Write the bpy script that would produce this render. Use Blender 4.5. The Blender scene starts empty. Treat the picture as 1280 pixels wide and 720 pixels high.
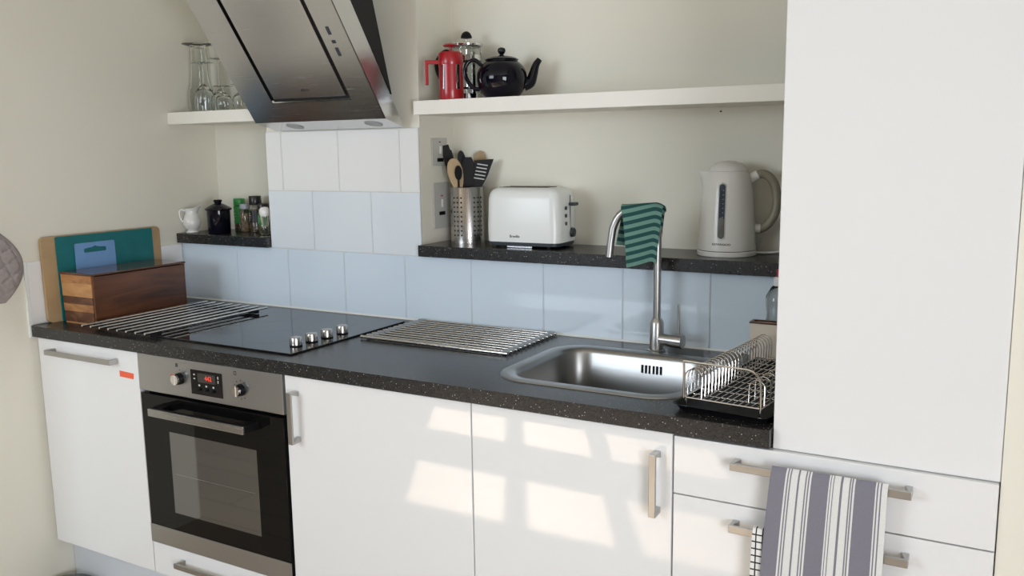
import bpy, bmesh, math, random
from mathutils import Vector, Matrix
PI = math.pi
S = bpy.context.scene
C = S.collection
random.seed(7)

# ---------------------------------------------------------------- camera
cam = bpy.data.cameras.new('camera'); cam.sensor_width = 36; cam.lens = 1109.2857/1280*36
cam.clip_start = .05
co = bpy.data.objects.new('camera', cam); C.objects.link(co); S.camera = co
yaw, pitch, roll = 0.5216, -0.1553, -0.0146
CAM = (2.8192, -2.336, 1.4633)
def setup_cam():
    cx = CAM
    fw = Vector((-math.sin(yaw)*math.cos(pitch), math.cos(yaw)*math.cos(pitch), math.sin(pitch)))
    r = fw.cross(Vector((0, 0, 1))).normalized(); u = r.cross(fw)
    c, s = math.cos(roll), math.sin(roll)
    r2 = r*c+u*s; u2 = u*c-r*s
    m = Matrix(((r2.x, u2.x, -fw.x, cx[0]), (r2.y, u2.y, -fw.y, cx[1]), (r2.z, u2.z, -fw.z, cx[2]), (0, 0, 0, 1)))
    co.matrix_world = m
setup_cam()
# ---------------------------------------------------------------- light
w = bpy.data.worlds.new('World'); S.world = w; w.use_nodes = True
bg = w.node_tree.nodes['Background']; bg.inputs[0].default_value = (.80, .88, 1.0, 1); bg.inputs[1].default_value = 1.6
WY = -4.4                                   # plane of the window wall behind the camera
sun = bpy.data.lights.new('sun', 'SUN'); sun.energy = 33; sun.angle = math.radians(.6); sun.color = (1, .86, .70)
so = bpy.data.objects.new('sun', sun); C.objects.link(so)
sd = Vector((.5, .87, -.733)).normalized()
so.rotation_euler = sd.to_track_quat('-Z', 'Y').to_euler()
def area(name, loc, sx, sy, e, col, to):
    l = bpy.data.lights.new(name, 'AREA'); l.shape = 'RECTANGLE'; l.size = sx; l.size_y = sy; l.energy = e; l.color = col
    o = bpy.data.objects.new(name, l); C.objects.link(o); o.location = loc
    o.rotation_euler = Vector(to).to_track_quat('-Z', 'Z').to_euler()
    return o
area('window_fill_light', (-.11, WY+.03, 1.79), 1.75, 1.12, 108, (.79, .89, 1.0), (0, 1, 0))
area('window_fill_light', (4.07, -3.05, 1.12), 1.1, 1.7, 150, (.93, .95, 1.0), (-1, 0, 0))  # added fill lamp at an invented side window, brightens the left wall
S.view_settings.view_transform = 'Standard'; S.view_settings.look = 'None'; S.view_settings.gamma = 1
S.view_settings.use_curve_mapping = False
S.view_settings.exposure = -.88

# ---------------------------------------------------------------- materials
def mat(name, col=(.8, .8, .8), rough=.5, metal=0., spec=.5, coat=0., trans=0., ior=1.5, emit=None, es=0., alpha=1):
    m = bpy.data.materials.new(name); m.use_nodes = True
    b = m.node_tree.nodes['Principled BSDF']
    b.inputs['Base Color'].default_value = (*col, 1); b.inputs['Roughness'].default_value = rough
    b.inputs['Metallic'].default_value = metal; b.inputs['Specular IOR Level'].default_value = spec
    b.inputs['Coat Weight'].default_value = coat; b.inputs['Coat Roughness'].default_value = .03
    b.inputs['Transmission Weight'].default_value = trans; b.inputs['IOR'].default_value = ior
    if emit: b.inputs['Emission Color'].default_value = (*emit, 1); b.inputs['Emission Strength'].default_value = es
    return m
def N(m, t, **k):
    n = m.node_tree.nodes.new(t)
    for a, v in k.items(): setattr(n, a, v)
    return n
def L(m, a, b): m.node_tree.links.new(a, b)
def bsdf(m): return m.node_tree.nodes['Principled BSDF']
def coords(m, scale=(1, 1, 1), kind='Object'):
    t = N(m, 'ShaderNodeTexCoord'); p = N(m, 'ShaderNodeMapping'); p.inputs['Scale'].default_value = scale
    L(m, t.outputs[kind], p.inputs[0]); return p.outputs[0]
def ramp(m, stops, interp='LINEAR'):
    r = N(m, 'ShaderNodeValToRGB'); r.color_ramp.interpolation = interp
    e = r.color_ramp.elements
    while len(e) < len(stops): e.new(.5)
    for i, (p, c) in enumerate(stops): e[i].position = p; e[i].color = (*c, 1)
    return r
def bump(m, h, strength=.2, dist=.001):
    b = N(m, 'ShaderNodeBump'); b.inputs['Strength'].default_value = strength; b.inputs['Distance'].default_value = dist
    L(m, h, b.inputs['Height']); L(m, b.outputs[0], bsdf(m).inputs['Normal'])
def noise(m, vec, scale, detail=3):
    n = N(m, 'ShaderNodeTexNoise'); n.inputs['Scale'].default_value = scale; n.inputs['Detail'].default_value = detail
    L(m, vec, n.inputs['Vector']); return n.outputs['Fac']
def tinted(name, c1, c2, scale, rough, sc=(1, 1, 1), b=0, **k):
    m = mat(name, c1, rough, **k); v = coords(m, sc); f = noise(m, v, scale)
    r = ramp(m, [(.3, c1), (.7, c2)]); L(m, f, r.inputs[0]); L(m, r.outputs[0], bsdf(m).inputs['Base Color'])
    if b: bump(m, f, b, .002)
    return m
M = {}
M['paint'] = tinted('cream_wall_paint', (.74, .72, .625), (.77, .75, .655), 2.5, .6)
M['paint_fine'] = tinted('white_shelf_paint', (.78, .76, .69), (.82, .80, .73), 6, .4)
M['far_paint'] = tinted('darkened_wall_paint', (.20, .185, .16), (.23, .21, .18), 2, .7)  # unseen room walls toned dark so glossy black things reflect less light
M['ceiling'] = mat('ceiling_paint', (.80, .77, .69), .8)
M['grout'] = tinted('grout', (.55, .55, .52), (.63, .63, .60), 30, .8)
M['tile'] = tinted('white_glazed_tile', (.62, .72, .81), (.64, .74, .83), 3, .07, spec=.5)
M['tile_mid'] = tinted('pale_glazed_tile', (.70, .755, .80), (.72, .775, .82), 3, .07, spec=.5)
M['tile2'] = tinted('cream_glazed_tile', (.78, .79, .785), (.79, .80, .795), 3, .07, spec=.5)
def gloss_door():
    m = mat('white_gloss_door', (.755, .76, .76), .03, spec=.6)
    v = coords(m, (1, 1, 1)); f = noise(m, v, 6, 1); bump(m, f, .012, .01); return m
M['door'] = gloss_door()
M['carcass'] = mat('white_melamine', (.72, .72, .70), .4)
M['kick'] = mat('pale_kickboard', (.60, .63, .66), .4)
M['edge'] = mat('grey_edging', (.45, .46, .46), .35)
def worktop():
    m = mat('black_speckled_laminate', (.02, .02, .02), .27, spec=.5)
    v = coords(m)
    vo = N(m, 'ShaderNodeTexVoronoi'); vo.inputs['Scale'].default_value = 150; L(m, v, vo.inputs['Vector'])
    r = ramp(m, [(.10, (1, 1, 1)), (.17, (0, 0, 0))]); L(m, vo.outputs['Distance'], r.inputs[0])
    # keep only some of the cells
    se = N(m, 'ShaderNodeSeparateColor'); L(m, vo.outputs['Color'], se.inputs[0])
    gt = N(m, 'ShaderNodeMath', operation='GREATER_THAN'); L(m, se.outputs[0], gt.inputs[0]); gt.inputs[1].default_value = .55
    mu = N(m, 'ShaderNodeMath', operation='MULTIPLY'); L(m, r.outputs[0], mu.inputs[0]); L(m, gt.outputs[0], mu.inputs[1])
    f = noise(m, v, 260, 2); base = ramp(m, [(.35, (.010, .010, .011)), (.75, (.032, .031, .030))]); L(m, f, base.inputs[0])
    mx = N(m, 'ShaderNodeMix', data_type='RGBA'); L(m, mu.outputs[0], mx.inputs[0]); L(m, base.outputs[0], mx.inputs[6])
    mx.inputs[7].default_value = (.62, .60, .55, 1); L(m, mx.outputs[2], bsdf(m).inputs['Base Color'])
    bump(m, f, .02, .0005)
    return m
M['worktop'] = worktop()
def brushed(name, col, rough, sc, strength=.06):
    m = mat(name, col, rough, 1.); v = coords(m, sc); f = noise(m, v, 8, 4)
    r = N(m, 'ShaderNodeMapRange'); r.inputs[3].default_value = rough-.05; r.inputs[4].default_value = rough+.07
    L(m, f, r.inputs[0]); L(m, r.outputs[0], bsdf(m).inputs['Roughness']); bump(m, f, strength, .0006)
    return m
M['steel'] = brushed('brushed_steel', (.46, .46, .46), .25, (1, 60, 60))
M['sink_steel'] = brushed('sink_steel', (.33, .33, .325), .30, (1, 40, 40), .03)
M['steel_v'] = brushed('brushed_steel_upright', (.50, .485, .46), .25, (60, 60, 1))
M['hood_steel'] = brushed('hood_brushed_steel', (.62, .62, .625), .24, (1, 50, 50), .03)
M['nickel'] = mat('satin_nickel', (.47, .465, .455), .32, 1.)
M['chrome'] = mat('chrome', (.75, .75, .75), .08, 1.)
M['wire'] = mat('polished_wire', (.62, .60, .57), .16, 1.)
M['oven_steel'] = brushed('oven_stainless', (.46, .46, .46), .33, (1, 60, 60), .03)
M['black'] = mat('black_plastic', (.005, .005, .006), .45, spec=.18)
M['matt_black'] = mat('matt_black', (.012, .012, .012), .7)
M['black_gloss'] = mat('black_gloss', (.006, .006, .007), .04, spec=.6)
M['black_glass'] = mat('black_ceramic_glass', (.008, .008, .010), .03, spec=.55)
M['oven_glass'] = mat('black_oven_glass', (.004, .004, .004), .03, spec=.25)
M['oven_pane'] = mat('tinted_oven_window', (.035, .036, .034), .04, spec=1.0, ior=1.9)
M['glass'] = mat('clear_glass', (.97, .99, .98), .01, trans=1., ior=1.45)
M['white_plastic'] = mat('white_plastic', (.78, .80, .78), .28)
M['kettle'] = mat('cream_kettle_plastic', (.72, .71, .67), .24)
M['taupe'] = mat('taupe_grip', (.23, .21, .155), .4)
M['grey_plastic'] = mat('slate_plastic', (.035, .045, .055), .4)
M['switch'] = mat('silver_switch_plate', (.50, .50, .47), .4)
M['white_ceramic'] = mat('white_ceramic', (.75, .75, .72), .12, coat=.4)
M['red'] = tinted('red_plastic', (.33, .008, .014), (.38, .010, .018), 9, .3, coat=.2)
M['navy_ceramic'] = mat('dark_navy_glaze', (.003, .003, .008), .06, spec=.35)
M['orange'] = mat('orange_tape', (.80, .12, .05), .6)
M['lens'] = mat('frosted_lens', (.42, .42, .41), .6)
M['ink'] = mat('dark_print', (.03, .03, .035), .5)
M['pale_ink'] = mat('pale_print', (.6, .6, .6), .5)
M['red_digits'] = mat('red_digits', (.3, .01, .01), .5, emit=(1, .07, .03), es=1.6)
M['gauge'] = mat('water_gauge', (.09, .11, .15), .1)
M['gauge_low'] = mat('water_gauge_clear', (.30, .30, .27), .1)
M['green'] = mat('green_label', (.02, .22, .04), .4)
M['black_cap'] = mat('black_cap', (.01, .01, .01), .3)
M['spice'] = tinted('brown_spice', (.16, .10, .05), (.42, .32, .2), 160, .7)
M['pepper'] = tinted('dark_spice', (.02, .018, .015), (.30, .22, .14), 190, .7)
M['herb'] = tinted('dried_herb', (.10, .11, .05), (.30, .28, .16), 170, .7)
M['grey_lid'] = mat('grey_lid', (.28, .31, .34), .35)
M['foil'] = mat('pale_wrapper', (.75, .66, .55), .35)
M['teal'] = tinted('teal_board', (.003, .13, .14), (.004, .15, .16), 20, .45)
M['blue'] = tinted('pale_blue_board', (.15, .30, .56), (.17, .33, .60), 20, .4)
def wood(name, a, b, c, sc, dist=3, rough=.35, scale=5):
    m = mat(name, a, rough); v = coords(m, sc)
    n = N(m, 'ShaderNodeTexNoise'); n.inputs['Scale'].default_value = scale; n.inputs['Detail'].default_value = 6
    n.inputs['Distortion'].default_value = dist; L(m, v, n.inputs['Vector'])
    r = ramp(m, [(.25, a), (.5, b), (.75, c)]); L(m, n.outputs['Fac'], r.inputs[0]); L(m, r.outputs[0], bsdf(m).inputs['Base Color'])
    bump(m, n.outputs['Fac'], .08, .001)
    return m
M['acacia'] = wood('acacia_front', (.028, .009, .005), (.10, .034, .013), (.17, .062, .025), (6, 1, 9), 1.2, .3, 2.2)
M['acacia_top'] = wood('acacia_lid', (.05, .022, .012), (.10, .045, .024), (.15, .07, .04), (9, 1, 6), 1, .1, 2)
M['strip_a'] = wood('light_wood_strip', (.36, .17, .06), (.46, .23, .09), (.55, .30, .12), (3, 1, 14), 1, .4, 3)
M['strip_b'] = wood('mid_wood_strip', (.20, .08, .03), (.38, .17, .06), (.50, .25, .10), (4, 1, 10), 2, .4, 3)
M['strip_c'] = wood('dark_wood_strip', (.05, .018, .008), (.12, .045, .02), (.26, .11, .045), (4, 1, 10), 2, .4, 3)
M['bamboo'] = wood('pale_bamboo', (.36, .24, .12), (.44, .30, .16), (.50, .36, .20), (9, 1, 2), .6, .5, 3)
M['spoon_wood'] = wood('beech', (.30, .20, .095), (.36, .25, .125), (.41, .29, .15), (8, 8, 1), .4, .5, 4)
def floor_mat():
    m = mat('pale_oak_floor', (.50, .38, .27), .45); v = coords(m, (1, 1, 1))
    b = N(m, 'ShaderNodeTexBrick'); b.inputs['Scale'].default_value = 1; b.inputs['Brick Width'].default_value = 1.1
    b.inputs['Row Height'].default_value = .14; b.inputs['Mortar Size'].default_value = .002
    b.inputs['Color1'].default_value = (.50, .41, .31, 1); b.inputs['Color2'].default_value = (.44, .35, .26, 1)
    b.inputs['Mortar'].default_value = (.2, .15, .1, 1); L(m, v, b.inputs['Vector'])
    L(m, b.outputs['Color'], bsdf(m).inputs['Base Color']); return m
M['floor'] = floor_mat()
def pane_mat():
    m = bpy.data.materials.new('window_pane'); m.use_nodes = True; nt = m.node_tree; nt.nodes.clear()
    o = nt.nodes.new('ShaderNodeOutputMaterial'); mx = nt.nodes.new('ShaderNodeMixShader'); t = nt.nodes.new('ShaderNodeBsdfTransparent')
    g = nt.nodes.new('ShaderNodeBsdfGlossy'); g.inputs['Roughness'].default_value = .01; mx.inputs[0].default_value = .06
    nt.links.new(t.outputs[0], mx.inputs[1]); nt.links.new(g.outputs[0], mx.inputs[2]); nt.links.new(mx.outputs[0], o.inputs[0]); return m
M['pane'] = pane_mat()

# ---------------------------------------------------------------- object helpers
WM = {}
def setp(o, label=None, cat=None, group=None, kind=None):
    if label: o['label'] = label
    if cat: o['category'] = cat
    if group: o['group'] = group
    if kind: o['kind'] = kind
    return o
def thing(name, label, cat, loc, rz=0, group=None):
    o = bpy.data.objects.new(name, None); o.empty_display_size = .05; C.objects.link(o)
    o.location = loc; o.rotation_euler = (0, 0, rz)
    WM[o] = Matrix.Translation(Vector(loc)) @ Matrix.Rotation(rz, 4, 'Z')
    return setp(o, label, cat, group)
def obj(name, bm, m, parent=None, smooth=False, world=True, label=None, bev=0, kind=None):
    """link a bmesh as one object; world=True: coordinates are world ones, else those of the parent"""
    me = bpy.data.meshes.new(name)
    bmesh.ops.recalc_face_normals(bm, faces=bm.faces)
    if parent is not None:
        pw = WM[parent]
        if world: bm.transform(pw.inverted())
    bm.to_mesh(me); bm.free()
    for mm in (m if isinstance(m, (list, tuple)) else [m]): me.materials.append(mm)
    o = bpy.data.objects.new(name, me); C.objects.link(o)
    if parent is not None: o.parent = parent; WM[o] = WM[parent]
    else: WM[o] = Matrix.Identity(4)
    if smooth:
        me.polygons.foreach_set('use_smooth', [True]*len(me.polygons))
        me.set_sharp_from_angle(angle=math.radians(38))
    if bev:
        md = o.modifiers.new('bevel', 'BEVEL'); md.width = bev; md.segments = 2; md.limit_method = 'ANGLE'; md.angle_limit = math.radians(40)
    if label: o['label'] = label
    if kind: o['kind'] = kind
    return o
def solo(name, bm, m, label, cat, loc, group=None, rz=0, **k):
    """one-mesh thing with its origin at its base"""
    T = Matrix.Translation(Vector(loc)) @ Matrix.Rotation(rz, 4, 'Z')
    if k.pop('world', True): bm.transform(T.inverted())
    o = obj(name, bm, m, None, **k); o.location = loc; o.rotation_euler = (0, 0, rz); WM[o] = T
    return setp(o, label, cat, group)
def struct(name, bm, m, **k):
    o = obj(name, bm, m, **k); o['kind'] = 'structure'; return o
def dup(root, loc, rz=0, label=None, group=None):
    r = root.copy(); C.objects.link(r); r.location = loc; r.rotation_euler = (0, 0, rz)
    if label: r['label'] = label
    if group: r['group'] = group
    for ch in list(root.children):
        c = ch.copy(); C.objects.link(c); c.parent = r
        for g in list(ch.children):
            d = g.copy(); C.objects.link(d); d.parent = c
    return r
def nb(): return bmesh.new()
def box(bm, x0, x1, y0, y1, z0, z1, mi=0):
    v = [bm.verts.new(p) for p in ((x0, y0, z0), (x1, y0, z0), (x1, y1, z0), (x0, y1, z0), (x0, y0, z1), (x1, y0, z1), (x1, y1, z1), (x0, y1, z1))]
    for q in ((0, 3, 2, 1), (4, 5, 6, 7), (0, 1, 5, 4), (1, 2, 6, 5), (2, 3, 7, 6), (3, 0, 4, 7)):
        f = bm.faces.new([v[i] for i in q]); f.material_index = mi
    return bm
def bx(*a): return box(nb(), *a)
def bbox(x0, x1, y0, y1, z0, z1, r=.003, seg=2):
    """bevelled box"""
    bm = bx(x0, x1, y0, y1, z0, z1)
    bmesh.ops.bevel(bm, geom=bm.edges[:], offset=r, segments=seg, profile=.5, affect='EDGES'); return bm
def prism(bm, pts, h0, h1, axis='z'):
    """polygon extruded along an axis; pts are (a, b) in the other two axes in xyz order"""
    def P(a, b, h): return {'z': (a, b, h), 'y': (a, h, b), 'x': (h, a, b)}[axis]
    lo = [bm.verts.new(P(a, b, h0)) for a, b in pts]; hi = [bm.verts.new(P(a, b, h1)) for a, b in pts]
    n = len(pts)
    bm.faces.new(lo); bm.faces.new(hi)
    for i in range(n): bm.faces.new((lo[i], lo[(i+1) % n], hi[(i+1) % n], hi[i]))
    return bm
def rrect(x0, x1, y0, y1, r, n=6):
    out = []
    for cx, cy, a in ((x1-r, y1-r, 0), (x0+r, y1-r, 90), (x0+r, y0+r, 180), (x1-r, y0+r, 270)):
        for i in range(n+1):
            t = math.radians(a+90*i/n); out.append((cx+r*math.cos(t), cy+r*math.sin(t)))
    return out
def ringskin(bm, rings, close0=False, close1=False):
    vs = [[bm.verts.new(p) for p in r] for r in rings]; n = len(vs[0])
    for a, b in zip(vs, vs[1:]):
        for i in range(n): bm.faces.new((a[i], a[(i+1) % n], b[(i+1) % n], b[i]))
    if close0: bm.faces.new(vs[0][::-1])
    if close1: bm.faces.new(vs[-1])
    return bm
def lathe(bm, prof, cx=0, cy=0, n=32, cap=True):
    """prof: (radius, z) from bottom to top"""
    rings = [[(cx+max(r, 1e-5)*math.cos(2*PI*i/n), cy+max(r, 1e-5)*math.sin(2*PI*i/n), z) for i in range(n)] for r, z in prof]
    return ringskin(bm, rings, cap, cap)
def tube(bm, pts, r, n=10, caps=True):
    """round tube along a path; r a number or one radius per point"""
    pts = [Vector(p) for p in pts]; R = r if isinstance(r, (list, tuple)) else [r]*len(pts)
    t = (pts[1]-pts[0]).normalized(); up = Vector((0, 0, 1)) if abs(t.z) < .9 else Vector((1, 0, 0))
    a = t.cross(up).normalized(); rings = []
    for i, p in enumerate(pts):
        if i == 0: d = pts[1]-p
        elif i == len(pts)-1: d = p-pts[-2]
        else: d = (pts[i+1]-p).normalized()+(p-pts[i-1]).normalized()
        d.normalize(); a = (a-d*a.dot(d)).normalized(); b = d.cross(a)
        rings.append([tuple(p+(a*math.cos(2*PI*k/n)+b*math.sin(2*PI*k/n))*R[i]) for k in range(n)])
    return ringskin(bm, rings, caps, caps)
def cyl(bm, a, b, r, n=20, r2=None): return tube(bm, [a, b], [r, r if r2 is None else r2], n)
def smoothpath(pts, n=6):
    """Catmull-Rom through the points"""
    P = [Vector(p) for p in pts]; P = [2*P[0]-P[1]]+P+[2*P[-1]-P[-2]]; out = []
    for i in range(1, len(P)-2):
        for k in range(n):
            t = k/n; a, b, c, d = P[i-1:i+3]
            out.append(.5*((2*b)+(c-a)*t+(2*a-5*b+4*c-d)*t*t+(3*b-a-3*c+d)*t**3))
    out.append(P[-2]); return out
def slab_hole(bm, outer, inner, z0, z1):
    def loop(pts, z): 
        v = [bm.verts.new((x, y, z)) for x, y in pts]
        e = [bm.edges.new((v[i], v[(i+1) % len(v)])) for i in range(len(v))]; return v, e
    L_ = []
    for z in (z0, z1):
        vo, eo = loop(outer, z); vi, ei = loop(inner, z)
        bmesh.ops.triangle_fill(bm, use_beauty=True, edges=eo+ei); L_.append((vo, vi))
    for k in (0, 1):
        a, b = L_[0][k], L_[1][k]
        for i in range(len(a)):
            j = (i+1) % len(a); bm.faces.new((a[i], a[j], b[j], b[i]))
    return bm
def text(name, s, size, parent, origin, xdir, ydir, m, depth=.0004, align='CENTER', spacing=1.0):
    cu = bpy.data.curves.new('t', 'FONT'); cu.body = s; cu.size = size; cu.extrude = depth/2; cu.align_x = align; cu.align_y = 'CENTER'
    cu.space_character = spacing; cu.resolution_u = 3
    to = bpy.data.objects.new('t', cu); C.objects.link(to); dg = bpy.context.evaluated_depsgraph_get(); dg.update()
    me = bpy.data.meshes.new_from_object(to.evaluated_get(dg)); bpy.data.objects.remove(to); 
    bm = nb(); bm.from_mesh(me); bpy.data.meshes.remove(me)
    x = Vector(xdir).normalized(); y = Vector(ydir).normalized(); z = x.cross(y)
    T = Matrix(((x.x, y.x, z.x, origin[0]), (x.y, y.y, z.y, origin[1]), (x.z, y.z, z.z, origin[2]), (0, 0, 0, 1)))
    bm.transform(T); return obj(name, bm, m, parent)

# ---------------------------------------------------------------- main measures
ZW, TK = .910, .0366               # worktop top and thickness
XL, XR, XD = 0., 2.8192, -.6215    # left wall, right end of units, door face plane
DB = .1616                         # bottom edge of the doors
ALC = .2025                        # depth of the two alcoves
BX0, BX1 = .4758, 1.1411           # chimney breast between them
ZS, SK, SY = 1.1614, .0364, -.0207 # sills
H = 2.45

# ---------------------------------------------------------------- room shell
b = nb(); box(b, -3.2, 4.2, WY-.2, .4, -.1, 0); struct('floor', b, M['floor'])
b = nb(); box(b, -3.2, 4.2, WY-.2, .4, H, H+.1); struct('ceiling', b, M['ceiling'])
b = nb(); box(b, -.12, 0, -1.25, .4, 0, H); struct('wall_left', b, M['paint'])
b = nb(); box(b, -3.2, -.12, -1.25, -1.13, 0, H); struct('wall_left', b, M['far_paint'])
b = nb(); box(b, -3.3, -3.2, WY-.2, -1.13, 0, H); struct('wall_left', b, M['far_paint'])
G = .009
wall_low = wall_back = struct('wall_back', bx(0, 2.9, G, .4, 0, ZS-SK), M['paint'])                 # below the sills
breast = struct('wall_back', bx(BX0, BX1, G, .4, ZS-SK, H), M['paint'])                            # chimney breast
struct('wall_back', bx(0, BX0, ALC, .4, ZS-SK, H), M['paint'])
struct('wall_back', bx(BX1, 2.9, ALC, .4, ZS-SK, H), M['paint'])
b = nb(); box(b, XR+.0004, 4.2, -.613, .4, 0, H); struct('trim_1', b, M['paint'])   # plain wall closing the run on the right
b = nb(); box(b, 4.1, 4.2, WY, -3.62, 0, H); box(b, 4.1, 4.2, -2.48, -.613, 0, H)
box(b, 4.1, 4.2, -3.62, -2.48, 0, .22); box(b, 4.1, 4.2, -3.62, -2.48, 2.02, H); struct('wall_right', b, M['far_paint'])
b = nb()
for y in (-3.62, -2.53): box(b, 4.12, 4.18, y, y+.05, .22, 2.02)
for z in (.22, 1.97): box(b, 4.12, 4.18, -3.57, -2.53, z, z+.05)
w2 = struct('added_side_window', b, M['paint_fine']); obj('pane', bx(4.148, 4.153, -3.58, -2.52, .26, 1.98), M['pane'], w2)  # unseen window, added with its lamp to light the left wall
# window wall behind the camera
def wall_front():
    b = nb(); y0, y1 = WY-.2, WY
    box(b, -3.2, 4.2, y0, y1, 0, 1.2); box(b, -3.2, 4.2, y0, y1, 2.38, H)
    box(b, -3.2, -1.0, y0, y1, 1.2, 2.38); box(b, .78, 4.2, y0, y1, 1.2, 2.38)
    struct('wall_front', b, M['far_paint'])
wall_front()
def window(name, x0, x1, z0, z1, muls, rails):
    b = nb(); y0, y1 = WY-.14, WY-.07
    for a in (x0, x1-.05): box(b, a, a+.05, y0, y1, z0, z1)
    for a in (z0, z1-.05): box(b, x0+.05, x1-.05, y0, y1, a, a+.05)
    xs = [x0+.05]+[v for m in muls for v in m]+[x1-.05]
    for m0, m1 in muls: box(b, m0, m1, y0, y1, z0+.05, z1-.05)
    for r0, r1 in rails:
        for i in range(0, len(xs), 2): box(b, xs[i], xs[i+1], y0, y1, r0, r1)
    o = struct(name, b, M['paint_fine'])
    obj('pane', bx(x0+.01, x1-.01, WY-.108, WY-.103, z0+.01, z1-.01), M['pane'], o)
window('window_1', -1.0, .78, 1.2, 2.38, [(-.43, -.36), (.05, .12)], [(1.61, 1.91)])

# ---- wall tiles, one by one (gaps between them show the recessed grout)
TW, TX = .2573, .2993
Z0, Z1, Z2, Z3 = ZW, 1.1194, 1.3294, 1.535
b = nb(); box(b, 0, 2.47, .003, G+.001, Z0, ZS-SK); obj('grout', b, M['grout'], wall_back)
obj('grout', bx(BX0+.001, BX1-.001, .003, G+.001, ZS-SK, Z3), M['grout'], breast)
def tile(x0, x1, z0, z1, m, y=0, par=None):
    g = .0013
    bm = bx(x0+g, x1-g, y, G, z0+g, z1-g)
    top = [e for e in bm.edges if all(abs(v.co.y-y) < 1e-6 for v in e.verts)]
    bmesh.ops.bevel(bm, geom=top, offset=.0016, segments=2, affect='EDGES')
    return obj('tile', bm, m, par or wall_back)
xs = [0, TX]+[TX+TW*i for i in range(1, 9)]
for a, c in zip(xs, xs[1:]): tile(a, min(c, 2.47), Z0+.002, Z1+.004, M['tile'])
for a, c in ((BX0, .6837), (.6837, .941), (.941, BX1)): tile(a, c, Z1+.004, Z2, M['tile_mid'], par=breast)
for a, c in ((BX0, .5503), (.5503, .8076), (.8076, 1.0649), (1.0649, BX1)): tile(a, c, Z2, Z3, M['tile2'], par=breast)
wl = bpy.data.objects['wall_left']
for y0, y1 in ((-.628, -.515), (-.515, -.2573), (-.2573, 0)):
    bm = bx(.0, .006, y0+.0013, y1-.0013, Z0+.003, Z1); bmesh.ops.bevel(bm, geom=[e for e in bm.edges if all(abs(v.co.x-.006) < 1e-6 for v in e.verts)], offset=.0016, segments=2, affect='EDGES')
    obj('tile', bm, M['tile2'], wl)
obj('tile_trim', bx(0, .0075, -.637, -.628, Z0-.04, Z1+.002), M['white_plastic'], wl)

# sealant bead along the back of the worktop
obj('sealant', prism(nb(), [(-.006, ZW), (0, ZW), (0, ZW+.005)], .006, 2.42, 'x'), M['white_plastic'], wall_back)

# ---------------------------------------------------------------- black sills and white shelves
def sill(x0, x1, label):
    bm = bbox(x0, x1, SY, ALC, ZS-SK, ZS, .002)
    return solo('window_sill' if False else 'alcove_ledge', bm, M['worktop'], label, 'shelf', ((x0+x1)/2, 0, ZS-SK), 'black speckled alcove ledges')
sill(.001, BX0, 'short black speckled ledge in the left alcove under jug and spices')
sill(BX1, 2.62, 'long black speckled ledge in the right alcove under toaster and kettle')
def shelf(x0, x1, y0, z1, t, label):
    bm = bbox(x0, x1, y0, ALC, z1-t, z1, .0015)
    return solo('floating_shelf', bm, M['paint_fine'], label, 'shelf', ((x0+x1)/2, 0, z1-t), 'white floating shelves')
shelf(.001, BX0, -.023, 1.6175, .044, 'short white floating shelf holding upturned glasses left of the hood')
shelf(BX1, 2.62, -.023, 1.617, .0436, 'long white floating shelf holding coffee presses and teapot')
# small mark on the alcove wall under the long shelf
lathe_mark = nb(); prism(lathe_mark, [(2.053, 1.559), (2.061, 1.559), (2.057, 1.565)], ALC-.0012, ALC, 'y'); obj('wall_chip', lathe_mark, M['ink'], wall_back)

# ---------------------------------------------------------------- worktop
SX0, SX1, SY0, SY1 = 1.703, 2.205, -.533, -.100
hole = rrect(SX0+.02, SX1-.02, SY0+.02, SY1-.02, .085, 8)
b = nb(); slab_hole(b, [(0.001, -.632), (2.4186, -.632), (2.4186, -.590), (2.468, -.590), (2.468, -.0), (0.001, -.0)], hole, ZW-TK, ZW)
wt = solo('worktop', b, M['worktop'], 'long black worktop with white speckles running from left wall to tall cabinet', 'worktop', (1.2, -.3, ZW-TK))
# ---------------------------------------------------------------- base units
def bow_handle(bm, L_, depth=.034, h=.016, foot=.007):
    """bar handle along +x, starting at x=0, door face at y=0, z centred"""
    d = depth; t = .007
    pts = [(0, -d), (L_, -d), (L_, -d+t*.6), (L_-.001, 0), (L_-.015, 0), (L_-foot, -d+t), (foot, -d+t), (.015, 0), (.001, 0), (0, -d+t*.6)]
    prism(bm, pts, -h/2, h/2, 'z'); return bm
def handle(parent, x0, x1, z, vertical=False, name='handle'):
    bm = nb()
    if not vertical:
        bow_handle(bm, x1-x0); bm.transform(Matrix.Translation((x0, XD, z)))
    else:
        bow_handle(bm, x1-x0, h=.0155); bm.transform(Matrix.Translation((z, XD, x0)) @ Matrix.Rotation(-PI/2, 4, 'Y') )
    return obj(name, bm, M['nickel'] if True else None, parent, bev=.0012)
def door_panel(parent, x0, x1, z0, z1, name='door'):
    return obj(name, bbox(x0+.0017, x1-.0017, XD, XD+.018, z0, z1, .0015), M['door'], parent)
def carcass(parent, x0, x1, z0=.15, z1=ZW-TK-.001, full=True):
    b = nb(); y0, y1 = XD+.0195, -.03
    box(b, x0+.001, x0+.017, y0, y1, z0, z1); box(b, x1-.017, x1-.001, y0, y1, z0, z1)
    box(b, x0+.017, x1-.017, y0, y1, z0, z0+.016)
    if full: box(b, x0+.017, x1-.017, y1-.008, y1, z0+.016, z1)
    obj('carcass', b, M['carcass'], parent)
X1 = .5191; X2 = 1.1175; X3 = 1.7164; X4 = 2.2177
DT = ZW-TK-.004
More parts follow.
